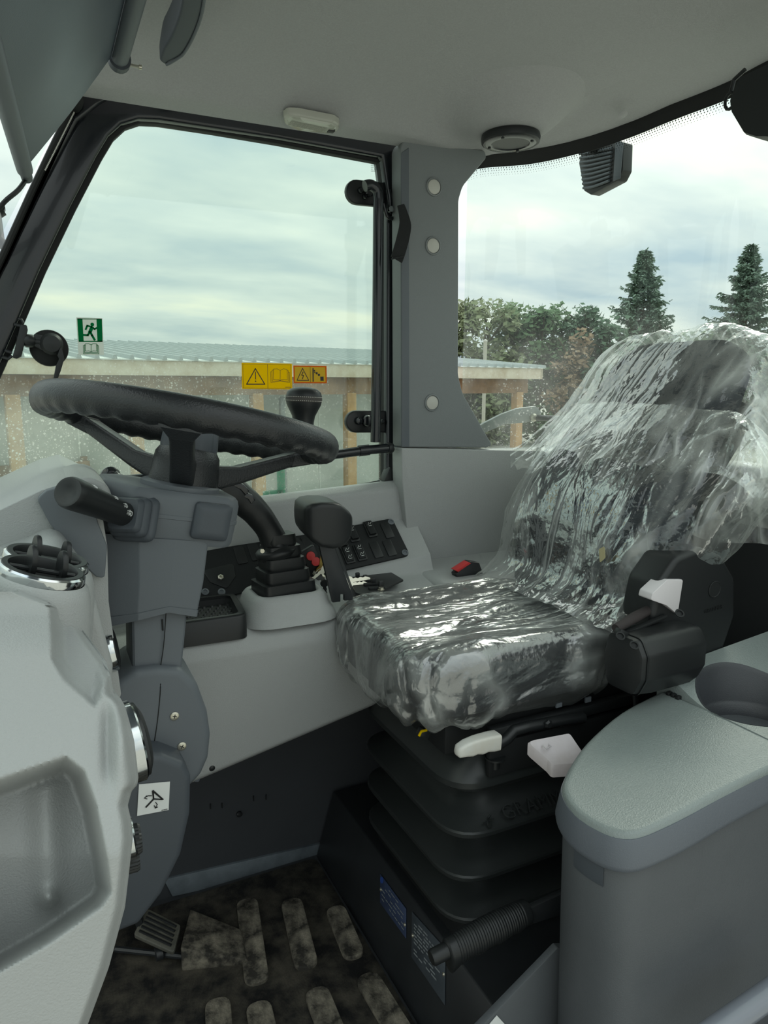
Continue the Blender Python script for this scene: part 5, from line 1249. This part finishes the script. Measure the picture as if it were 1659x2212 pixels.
for q, r_ in (((778,412),.007),((796,416),.010),((786,426),.005)):
    b = MB(); b.lathe([(r_,0),(r_,.006),(r_*.7,.009),(0,.009)], U(*q, Y=1.497), (0,-1,0), 20); make('stud', b, M['gloss'], m1)
for q0, q1, r_ in (((838,410),(842,462),.0065),((854,410),(852,465),.005)):
    b = MB(); b.tube(smooth_path(UU([q0, ((q0[0]+q1[0])/2+2,(q0[1]+q1[1])/2), q1], Y=1.475),4), r_, 10); make('latch_bar', b, M['gloss'], m1)
b = MB(); b.tube(smooth_path(UU([(828,440),(836,466),(848,472),(858,462),(862,435)], Y=1.47),4), .0045, 10); make('latch_loop', b, M['gloss'], m1)
b = MB(); b.lathe([(.006,0),(.006,.008),(0,.008)], U(842,453,Y=1.468), (0,-1,0), 14); make('latch_bolt', b, M['chrome'], m1)
m2 = thing('hinge_mount', 'black oval hinge mount at the bottom of the window by the rail', 'hinge', U(790,911,Y=1.5))
b = MB(); b.prism(stadium((770,911),(845,911),.0255,1.498), (0,.016,0)); make('plate', b, M['black'], m2, bevel=.004, segs=3)
for q, r_ in (((773,909),.009),((792,909),.014),((823,910),.006)):
    b = MB(); b.lathe([(r_,0),(r_,.006),(r_*.8,.011),(r_*.4,.013),(0,.013)], U(*q, Y=1.497), (0,-1,0), 24); make('stud', b, M['gloss'], m2)
st_ = thing('strap', 'short black webbing strap hanging in front of the pillar cover', 'strap', U(868,450,Y=1.41))
cl = [(866,442,.010),(872,462,.013),(876,485,.017),(872,510,.018),(864,540,.018),(857,561,.0175)]
cl3 = smooth_path([U(x,y,Y=1.405-.008*i/5) for i, (x,y,w) in enumerate(cl)], 5); wd = [interp([0,5,10,15,20,25],[w for _,_,w in cl],i) for i in range(len(cl3))]
b = MB(); rings = []
for i, p in enumerate(cl3):
    t = (cl3[min(i+1,len(cl3)-1)]-cl3[max(i-1,0)]).normalized(); s = t.cross(V((0,1,0))).normalized()
    rings.append([p-s*wd[i]*.8, p+s*wd[i]*.8, p+s*wd[i]*.8+V((0,.0025,0)), p-s*wd[i]*.8+V((0,.0025,0))])
b.loft(rings); make('webbing', b, mat('black_webbing', rgb(24,26,27), .85, grain=.4, gscale=900), st_)
b = MB(); p = cl3[-1]; b.box(p+V((.002,-.001,.004)), (.030,.004,.003), Matrix.Rotation(-.25,3,'Y')); make('stitched_end', b, M['blackmat'], st_)
# suction holder
sh_ = thing('suction_holder', 'black suction cup holder with clamp and lever on the window', 'holder', U(100,750,Y=1.5))
b = MB(); b.lathe([(.034,0),(.033,.006),(.024,.010),(0,.012)], U(106,752,Y=1.51), (0,-1,0), 40); make('suction_cup', b, M['rubber'], sh_)
b = MB(); b.lathe([(.020,.0),(.020,.018),(.015,.024),(0,.026)], U(111,744,Y=1.502), (0,-1,0), 32); make('dome', b, M['black'], sh_)
b = MB(); b.prism(roundpoly(UU([(66,742),(76,722),(98,726),(106,760),(90,756)], Y=1.485), .003), (0,.016,0)); make('neck', b, M['black'], sh_, bevel=.002)
b = MB(); b.prism(roundpoly(UU([(132,745),(139,775),(131,802),(124,820),(119,834),(109,834),(116,815),(121,790),(128,775),(124,768)], Y=1.478), .003), (0,.014,0)); make('lever', b, M['black'], sh_, bevel=.002)
b = MB(); b.lathe([(.010,0),(.012,.004),(.012,.014),(.009,.018)], U(52,735,Y=1.49), (1,0,-.1), 16); b.lathe([(.007,-.012),(.007,.03)], U(52,735,Y=1.49), (1,0,-.1), 12); make('ball_joint', b, M['black'], sh_)
b = MB(); b.prism(roundpoly(UU([(44,700),(58,702),(60,712),(46,770),(36,775),(26,772),(30,760)], Y=1.48), .003), (0,.016,0)); make('clamp_block', b, M['black'], sh_, bevel=.002)
b = MB(); b.tube(UU([(28,686),(46,690),(50,698)], Y=1.49), .003, 8); b.tube(UU([(2,771),(18,775),(26,768)], Y=1.49), .003, 8); make('wire_clip', b, M['steel'], sh_)
for q0, q1 in (((30,700),(44,704)),((10,757),(26,762))):
    b = MB(); b.tube(UU([q0,q1], Y=1.485), .003, 8); make('clamp_screw', b, M['steel'], sh_)

# ================================================================== stickers on the glass
YS = 1.5185
def ribbon(pts, w, Y, name, m, parent, kind=None, th=.0003):
    """flat printed line; pts in photo pixels, w in pixels"""
    mb = MB(); P3 = UU(pts, Y=Y)
    for a, c in zip(P3[:-1], P3[1:]):
        d = (c-a); l = d.length; 
        if l < 1e-6: continue
        d /= l; s = d.cross(V((0,1,0)))*w*.5*Y/FPX/.95; e = d*w*.35*Y/FPX
        mb.prism([a-s-e, c-s+e, c+s+e, a+s-e], (0,-th,0))
    o = make(name, mb, m, parent, smooth=False)
    if kind: o['kind'] = kind
    return o
def patch(pts, Y, name, m, parent, r=0, th=.0003):
    mb = MB(); P3 = UU(pts, Y=Y); mb.prism(roundpoly(P3, r, 3) if r else P3, (0,-th,0)); return make(name, mb, m, parent, smooth=False)
def dot(px, r, Y, name, m, parent):
    c = U(*px, Y=Y); R_ = r*Y/FPX/.95; mb = MB(); mb.prism([c+V((math.cos(t*.3927)*R_,0,math.sin(t*.3927)*R_)) for t in range(16)], (0,-.0003,0)); return make(name, mb, m, parent, smooth=False)
def ex(*pts): return [(x/5.53, 640+y/5.53) for x, y in pts]
es = thing('exit_sticker', 'green and white emergency exit sticker with running figure on the window', 'sticker', U(194,727,Y=YS))
patch(ex((910,250),(1222,262),(1243,702),(938,700)), YS, 'backing', M['stickwhite'], es, .001)
patch(ex((922,264),(984,266),(1000,538),(940,540)), YS-.0004, 'green_bar', M['green'], es); patch(ex((1152,268),(1216,270),(1225,545),(1164,540)), YS-.0004, 'green_bar', M['green'], es)
patch(ex((922,264),(1216,270),(1216,278),(922,275)), YS-.0004, 'green_bar', M['green'], es); patch(ex((940,532),(1225,532),(1225,546),(940,546)), YS-.0004, 'green_bar', M['green'], es)
dot(ex((1102,337))[0], 3.3, YS-.0006, 'figure_head', M['green'], es)
ribbon(ex((1098,372),(1074,428)), 6, YS-.0006, 'figure_body', M['green'], es)
ribbon(ex((1024,395),(1042,352),(1094,366),(1128,392),(1158,378)), 3.2, YS-.0007, 'figure_arms', M['green'], es)
ribbon(ex((1074,424),(1048,466),(1000,462)), 3.6, YS-.0007, 'figure_leg', M['green'], es); ribbon(ex((1076,424),(1100,468),(1130,520)), 4, YS-.0007, 'figure_leg', M['green'], es)
for pts in (((1088,580),(1088,662)), ((1088,580),(1060,566),(1020,568),(1020,655),(1060,652),(1088,662)), ((1088,580),(1112,566),(1152,568),(1156,655),(1115,652),(1088,662)), ((1020,585),(994,590),(998,688),(1080,680),(1180,688),(1176,590),(1152,585)), ((1008,576),(1010,672),(1085,672),(1166,672),(1163,576))):
    ribbon(ex(*pts), .9, YS-.0006, 'book_outline', M['green'], es)
def yw(*pts): return [(480+x/3.95, 740+y/3.95) for x, y in pts]
ws_ = thing('warning_sticker', 'large yellow warning sticker with exclamation triangle and open book', 'sticker', U(576,813,Y=YS))
patch(yw((165,172),(595,180),(597,400),(170,396)), YS, 'backing', M['yellow'], ws_, .002)
ribbon(yw((283,222),(363,355),(209,355),(283,222)), 1.8, YS-.0006, 'triangle', M['ink'], ws_)
ribbon(yw((284,252),(285,312)), 1.6, YS-.0006, 'exclamation_bar', M['ink'], ws_); dot(yw((285,330))[0], 1.5, YS-.0006, 'exclamation_dot', M['ink'], ws_)
ribbon(yw((386,185),(390,395)), .6, YS-.0006, 'divider', M['ink'], ws_)
ribbon(yw((176,183),(584,190),(587,390),(180,387),(176,183)), .5, YS-.0005, 'border', M['ink'], ws_)
for pts in (((494,238),(494,322)), ((494,238),(470,224),(436,226),(438,318),(470,314),(494,322)), ((494,238),(520,224),(553,228),(556,320),(520,314),(494,322)), ((436,235),(424,238),(428,330),(494,324),(566,332),(563,240),(553,238)), ((424,248),(413,250),(416,340),(494,330),(576,340),(573,254),(563,252))):
    ribbon(yw(*pts), .6, YS-.0006, 'book_outline', M['ink'], ws_)
b = MB()
for k in range(7): b.box(U(617+1.7*k, 836.5, Y=YS-.0006), (.0011,.0003,.0016))
make('print', b, M['ink'], ws_)['kind'] = 'stuff'
vs_ = thing('voltage_sticker', 'small yellow high voltage sticker with orange border', 'sticker', U(670,809,Y=YS))
patch(yw((606,195),(890,199),(893,348),(610,347)), YS, 'backing', M['orange'], vs_, .001); patch(yw((618,207),(878,211),(881,337),(622,335)), YS-.0004, 'field', M['yellow2'], vs_)
ribbon(yw((685,220),(738,322),(638,322),(685,220)), 1.4, YS-.0007, 'triangle', M['ink'], vs_); ribbon(yw((690,250),(678,278),(694,280),(684,310)), 1.6, YS-.0007, 'bolt', M['ink'], vs_)
ribbon(yw((750,208),(752,337)), .6, YS-.0007, 'divider', M['ink'], vs_); ribbon(yw((775,222),(776,330)), 2.6, YS-.0007, 'post', M['ink'], vs_)
for q, r_ in (((787,240),1.6),((790,254),1.4),((806,262),2.4),((825,276),2.6)): dot(yw(q)[0], r_, YS-.0007, 'spark', M['ink'], vs_)
patch(yw((836,290),(864,290),(866,326),(838,326)), YS-.0007, 'block', M['ink'], vs_)
rs_t = thing('belt_sticker', 'red and white pictogram sticker partly hidden behind the strap', 'sticker', U(856,500,Y=1.483))
patch([(849,482),(862,470),(862,530),(849,545)], 1.4825, 'backing', mat('pink_vinyl', rgb(196,120,120), .5), rs_t); ribbon([(853,520),(853,500),(858,486),(862,490)], 1, 1.4818, 'outline', M['decalwhite'], rs_t)
gl_ = vinyl('sea_green_vinyl', rgb(120,190,170))
lt = thing('window_lettering', 'pale green letters stuck low on the window, seen in mirror image', 'lettering', U(560,1045,Y=1.5265))
ribbon([(606,1000),(608,1068)], 18, 1.5265, 'letter', gl_, lt); ribbon([(572,1067),(606,1063)], 12, 1.5262, 'letter_foot', gl_, lt)
sp2 = smooth_path([V((553,1024,0)), V((538,1014,0)), V((520,1018,0)), V((512,1032,0)), V((522,1046,0)), V((538,1060,0)), V((548,1080,0))], 4)
ribbon([(p.x,p.y) for p in sp2], 15, 1.5265, 'letter', gl_, lt)
ribbon([(455,1030),(440,1060),(452,1100)], 15, 1.5265, 'letter', gl_, lt); ribbon([(300,1052),(320,1048)], 14, 1.5265, 'letter', gl_, lt)
# worn frame reflection strip stays paint; outside fittings on the rear
wl2 = thing('work_light', 'black ribbed work light outside the rear window', 'work light', U(1300,360,X=1.5))
XW = 1.50
fr = UU([(1258,318),(1330,298),(1347,308),(1345,368),(1334,390),(1276,421),(1261,412),(1250,352)], X=XW)
b = MB(); b.loft([roundpoly(fr, .01, 3), roundpoly([p+V((.035,.0,.0)) for p in fr], .01, 3)]); make('case', b, M['black'], wl2, bevel=.003)
b = MB(); b.prism(UU([(1332,302),(1348,308),(1341,386),(1326,392)], X=XW-.004), (-.004,0,0)); make('bezel', b, M['slate2'], wl2, bevel=.002)
b = MB(); b.tube([U(1300,330,X=1.52), V((1.40,U(1300,330,X=1.52).y-.02,1.78)), V((1.30,1.4,1.78))], .014, 10); make('bracket', b, M['black'], wl2)
for k in range(9):
    t = k/8; a = (1252+8*t, 332+74*t); c = (1322-6*t, 320+70*t)
    b = MB(); b.tube(smooth_path(UU([a, (a[0]+22, a[1]-3), c], X=XW-.006), 3), .004, 6); make('cooling_fin', b, M['slate2'], wl2)
wi = thing('rear_wiper', 'grey rear wiper arm with pivot bolt outside the rear window', 'wiper', U(1100,905,Y=1.57))
b = MB(); b.prism(roundpoly(UU([(1030,922),(1085,894),(1118,882),(1158,877),(1170,890),(1166,906),(1128,914),(1092,916),(1036,940)], Y=1.57), .004), (0,.012,0)); make('arm', b, mat('weathered_grey_metal', rgb(116,122,120), .4, metal=.3, var=.4, vscale=20), wi, bevel=.002)
b = MB(); b.lathe([(.011,0),(.011,.004),(.007,.008),(0,.0085)], U(1152,902,Y=1.569), (0,-1,0), 20); make('pivot_bolt', b, M['zinc'], wi)
b = MB(); b.tube([U(1152,902,Y=1.58), U(1152,902,Y=1.58)+V((.02,-.22,0))], .008, 10); make('pivot_shaft', b, M['black'], wi)
# ================================================================== outside
GZ = -.85
gravel = mat('grey_gravel', rgb(166,164,156), .9, spec=.2, var=.35, vscale=3)
b = MB(); b.add([(-60,-60,GZ),(80,-60,GZ),(80,90,GZ),(-60,90,GZ)], [(0,1,2,3)]); struct(make('ground', b, gravel), 'pale gravel yard outside the cab', 'ground')
# ------------------------------------------------------------------ open shed with corrugated roof
ed = V((.988,.156,0)).normalized(); rd_ = V((-.156,.988,0)).normalized()
B0 = ray(576,836)*(9.2/ray(576,836).y); B0 = V((B0.x,B0.y,0))
def eave(s, z=0, back=0): return B0+ed*s+rd_*back+V((0,0,z))
def s_at(px):     # distance along the eave where it crosses pixel column px
    lo, hi = -9, 30
    for _ in range(50):
        m = (lo+hi)/2; p = eave(m, 1.4); r = p.x*math.cos(YAW)-p.y*math.sin(YAW); H = p.x*math.sin(YAW)+p.y*math.cos(YAW)
        if 829.5+FPX*r/(H*math.cos(PITCH)-(1.4-CAMZ)*math.sin(PITCH)) < px: lo = m
        else: hi = m
    return lo
sR = s_at(1160); sL = s_at(0)-2.5
pe = eave(sR); zE = CAMZ + ray(1160,801).z/ray(1160,801).y*pe.y
zE2 = CAMZ + ray(0,780).z/ray(0,780).y*eave(s_at(0)).y
EZ = (zE+zE2)/2+.045
shed = thing('timber_shed', 'open timber shed with corrugated metal roof beyond the side window', 'shed', V((pe.x-3,pe.y,GZ)))
tim = mat('pale_sawn_timber', rgb(214,204,188), .75, spec=.2, var=.25, vscale=4, var_col=rgb(186,168,146))
tim2 = mat('brown_timber', rgb(118,92,70), .8, spec=.2, var=.4, vscale=5, var_col=rgb(150,116,84))
tim3 = mat('orange_timber', rgb(186,150,108), .75, spec=.2, var=.3, vscale=6, var_col=rgb(160,124,86))
tin = mat('zinc_roof_sheet', rgb(206,209,206), .6, spec=.3, var=.12, vscale=1.2)
tinr = mat('shade_toned_roof_rib', rgb(158,165,166), .6, spec=.3, var=.15, vscale=2)  # darker than the sheets: the shading of the ribs is put into the colour
panelm = mat('pale_wall_panel', rgb(178,182,178), .7, spec=.2, var=.15, vscale=1.5)
RD, RISE = 5.5, .50
def roofp(s, t, dz=0): return eave(s, EZ+RISE*t+dz, -.18+RD*t)
def board(name, s0, s1, z0, z1, b0, b1, m, parent=shed, bevel=.006):
    mb = MB(); mb.loft([[eave(s,z0,b0), eave(s,z1,b0), eave(s,z1,b1), eave(s,z0,b1)] for s in (s0, s1)]); return make(name, mb, m, parent, bevel=bevel)
L_ = sR-sL; npan = 9
for k in range(npan):
    s0, s1 = sL+L_*k/npan, sL+L_*(k+1)/npan; mb = MB(); mb.prism([roofp(s0,0), roofp(s1,0), roofp(s1,1), roofp(s0,1)], (0,0,-.012)); make('roof_sheet', mb, tin, shed)
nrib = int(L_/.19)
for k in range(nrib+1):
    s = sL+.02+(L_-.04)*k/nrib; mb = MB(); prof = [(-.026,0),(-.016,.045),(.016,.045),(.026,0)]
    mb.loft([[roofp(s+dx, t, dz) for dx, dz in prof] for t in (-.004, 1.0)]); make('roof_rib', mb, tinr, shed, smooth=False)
board('fascia', sL, sR-.03, EZ-.185, EZ-.012, -.15, -.11, tim)
mb = MB(); mb.loft([[eave(sR-.06,EZ-.185,bk)+V((0,0,RISE*max(0,bk+.18)/RD)), eave(sR-.02,EZ-.185,bk)+V((0,0,RISE*max(0,bk+.18)/RD)), eave(sR-.02,EZ-.012,bk)+V((0,0,RISE*max(0,bk+.18)/RD)), eave(sR-.06,EZ-.012,bk)+V((0,0,RISE*max(0,bk+.18)/RD))] for bk in (-.15,RD-.2)]); make('rake_board', mb, tim, shed)
board('beam', sL, sR-.18, EZ-.42, EZ-.185, .02, .12, tim2)
for px in (-150,20,288,556,760,1126):
    s = s_at(px); board('post', s-.075, s+.075, GZ, EZ-.40, .0, .14, tim3)
for px in (700,1126):
    s = s_at(px); board('rear_post', s-.07, s+.07, GZ, EZ+.2, RD-.7, RD-.56, tim2)
# sandwich panels standing between the posts
wl0, wl1 = sL, s_at(868)
npn = 7
for k in range(npn):
    a, c = wl0+(wl1-wl0)*k/npn, wl0+(wl1-wl0)*(k+1)/npn; board('wall_panel', a+.008, c-.008, GZ, EZ-.15, .55, .62, panelm)
for k in range(1,npn*2):
    a = wl0+(wl1-wl0)*k/(npn*2); board('panel_seam', a-.006, a+.006, GZ, EZ-.3, .545, .552, tin, bevel=0)
s = s_at(632); board('drain_pipe', s-.04, s+.04, GZ, EZ-.45, .30, .38, mat('grey_pipe', rgb(120,128,130), .4), bevel=.02)
# pallets stacked in front of the shed at the far left
for k, (px, lab) in enumerate(((40,'weathered wooden pallet leaning on the shed wall, far left'),(118,'weathered wooden pallet leaning on the shed wall beside another'))):
    s = s_at(px); pal = thing('pallet', lab, 'pallet', eave(s, GZ, .4), 'pallets leaning on the shed wall')
    for j in range(6):
        mb = MB(); zz = GZ+.10+.17*j; mb.loft([[eave(s+a,zz,.30+.02*j), eave(s+a,zz+.12,.314+.02*j), eave(s+a,zz+.12,.334+.02*j), eave(s+a,zz,.32+.02*j)] for a in (-.38,.38)]); make('slat', mb, tim2, pal)
    for a in (-.33,0,.33):
        mb = MB(); mb.loft([[eave(s+a+d,GZ,.33), eave(s+a+d,GZ+1.12,.45), eave(s+a+d,GZ+1.12,.52), eave(s+a+d,GZ,.40)] for d in (-.035,.035)]); make('bearer', mb, tim2, pal)

# ------------------------------------------------------------------ trees
leafs = []
for c in ((92,114,84),(106,124,92),(80,102,82),(114,122,92)):
    leafs.append(mat('foliage_%d' % len(leafs), rgb(*c), .7, spec=.2, var=.4, vscale=1.5))
red_leaf = mat('reddish_foliage', rgb(132,112,90), .7, spec=.2, var=.4, vscale=1.5)
bark = mat('bark', rgb(78,70,60), .9, spec=.1, var=.3, vscale=6)
def leaf_crown(name, pos, rx, ry, z0, z1, n, m, parent, size, rng):
    vs, fs = [], []; clumps = []
    for _ in range(26):
        a = rng.random()*6.283; t = rng.random(); rr = math.sqrt(rng.random())
        zf = z0+(z1-z0)*t; wdt = (.45+.55*math.sin(math.pi*min(1,t*.85+.15)))
        clumps.append((pos.x+math.cos(a)*rx*rr*wdt, pos.y+math.sin(a)*ry*rr*wdt, zf, .35+.35*rng.random()))
    for k in range(n):
        c = clumps[k % len(clumps)]; d = V((rng.gauss(0,1),rng.gauss(0,1),rng.gauss(0,.9))); d = d.normalized()*(rng.random()**.5)*c[3]*min(rx,1.3)
        p = V((c[0],c[1],c[2]))+d; 
        if p.z > z1+.25: continue
        u = V((rng.gauss(0,1),rng.gauss(0,1),rng.gauss(0,1))).normalized(); v = u.orthogonal().normalized(); s = size*(.6+.8*rng.random())
        o = len(vs); vs += [p-u*s, p+v*s*.5, p+u*s, p-v*s*.5]; fs.append((o,o+1,o+2,o+3))
    mb = MB(); mb.v = vs; mb.f = fs; mb.m = [0]*len(fs)
    o = make(name, mb, m, parent, fix=False, smooth=False); o['kind'] = 'stuff'; return o
def decid(px, py_top, Y, rx, m, label, seed, n=4200):
    rng = random.Random(seed); p = ray(px, 836)*(Y/ray(px,836).y); zt_ = CAMZ+ray(px,py_top).z/ray(px,py_top).y*Y
    t = thing('hedge_tree', label, 'tree', V((p.x,p.y,GZ)), 'deciduous trees in the row behind the yard')
    pos = V((p.x,p.y,0))
    b = MB(); tp = [V((p.x+.1*math.sin(k*1.7+seed), p.y, GZ+(zt_-GZ)*k/6*.9)) for k in range(7)]; b.tube(tp, [.11*(1-k/7.5) for k in range(7)], 7); tr = make('trunk', b, bark, t)
    for k in range(9):
        f = .25+.65*rng.random(); q = tp[0].lerp(tp[-1], f); a = rng.random()*6.283; e = q+V((math.cos(a)*rx*.8, math.sin(a)*rx*.6, .5+.5*rng.random())); bb = MB(); bb.tube([q, q.lerp(e,.5)+V((0,0,.1)), e], [.04,.025,.01], 5); make('branch', bb, bark, t)
    leaf_crown('crown', pos, rx, rx*.9, GZ+.35, zt_-.15, n, m, t, .12, rng)
HL = [(905,690,20,1.3,1,'mid-green tree in the row behind the shed, just left of the pillar edge'),
      (985,652,20,1.25,3,'yellowish green leafy tree beside the right edge of the pillar cover'),
      (1050,655,20.5,1.2,3,'yellowish leafy tree second from the pillar in the tree row'),
      (1108,660,21,1.15,1,'green leafy tree above the right end of the shed roof'),
      (1165,668,20,1.0,0,'narrow dark green tree right of the shed roof corner'),
      (1208,662,20.5,1.0,0,'dark green pointed tree between shed corner and reddish tree'),
      (1256,660,20,1.1,2,'dark leafy tree left of the taller spruce'),
      (1310,690,19,1.2,2,'bushy dark tree below the left side of the taller spruce'),
      (1470,720,19,1.3,1,'low green tree in the gap between the two spruces'),
      (1640,760,18,1.3,2,'low dark tree at the right edge below the second spruce')]
for i, (px, py, Y, rx, mi, lab) in enumerate(HL): decid(px, py, Y, rx, leafs[mi], lab, 11+i)
decid(1232,716,19.0,.75, red_leaf, 'small reddish-brown tree in front of the dark tree row', 77, 1400)
needle = mat('spruce_needles', rgb(116,134,120), .75, spec=.2, var=.35, vscale=2)
def spruce(px, py_top, Y, rad, label, seed):
    rng = random.Random(seed); p = ray(px,836)*(Y/ray(px,836).y); zt_ = CAMZ+ray(px,py_top).z/ray(px,py_top).y*Y
    t = thing('spruce', label, 'tree', V((p.x,p.y,GZ)), 'spruce trees behind the yard')
    b = MB(); b.tube([V((p.x,p.y,GZ)), V((p.x,p.y,(GZ+zt_)/2)), V((p.x,p.y,zt_))], [.16,.10,.012], 8); make('trunk', b, bark, t)
    vs, fs = [], []; nb = 460; Hh = zt_-GZ; bm_ = MB()
    for k in range(nb):
        f = (k+.5)/nb; f = min(.995, max(0, f+rng.gauss(0,.012))); z = GZ+.25+(Hh-.3)*f; L0 = rad*((1-f)**.85)*(.45+.65*rng.random())+.07; a = rng.random()*6.283
        dirv = V((math.cos(a),math.sin(a),0)); pth = []; slope = .35*(f-.45)+rng.gauss(0,.12); curl = .18+.2*rng.random()
        for j in range(8):
            s = j/7; pth.append(V((p.x,p.y,z))+dirv*L0*s+V((0,0,L0*(slope*s-.25*s+curl*s*s))))
        if L0 > .5: bm_.tube([pth[0],pth[3],pth[6]], [.022,.014,.006], 4)
        nn = int(26+40*L0)
        for j in range(nn):
            s = min(.999, .15+.85*rng.random()); q = pth[int(s*7)].lerp(pth[int(s*7)+1], s*7-int(s*7))
            sd = dirv.cross(V((0,0,1)))*rng.choice((-1,1)); tw = (dirv*(.4+.5*rng.random())+sd*(.3+.8*rng.random())+V((0,0,rng.gauss(-.35,.35)))).normalized()
            l = (.10+.20*rng.random())*(1.2-.55*s); w = tw.cross(V((rng.gauss(0,1),rng.gauss(0,1),1))).normalized()*.024
            o = len(vs); vs += [q-w*.6, q+tw*l*.6-w*1.2, q+tw*l, q+tw*l*.55+w*1.2, q+w*.6]; fs.append((o,o+1,o+2,o+3,o+4))
    make('branches', bm_, bark, t)['kind'] = 'stuff'
    mb = MB(); mb.v = vs; mb.f = fs; mb.m = [0]*len(fs); make('needles', mb, needle, t, fix=False, smooth=False)['kind'] = 'stuff'
spruce(1377, 536, 20, 2.5, 'tall pointed spruce left of the seat back, behind the tree row', 5)
spruce(1596, 524, 19, 2.7, 'broad spruce at the right edge behind the seat back', 9)
fp_ = thing('fence_pole', 'slim pale pole standing in front of the tree row', 'pole', V((0,0,0)))
q0 = ray(1046,836)*(15/ray(1046,836).y); fp_.location = (q0.x,q0.y,GZ); WLOC[fp_.name] = V((q0.x,q0.y,GZ))
b = MB(); ztp = CAMZ+ray(1046,738).z/ray(1046,738).y*15; b.tube([V((q0.x,q0.y,GZ)), V((q0.x,q0.y,ztp))], .045, 10); make('shaft', b, mat('pale_pole', rgb(176,172,160), .7), fp_)
b = MB(); b.lathe([(.055,0),(.055,.03),(0,.06)], V((q0.x,q0.y,ztp)), (0,0,1), 10); make('cap', b, M['capgrey'], fp_)
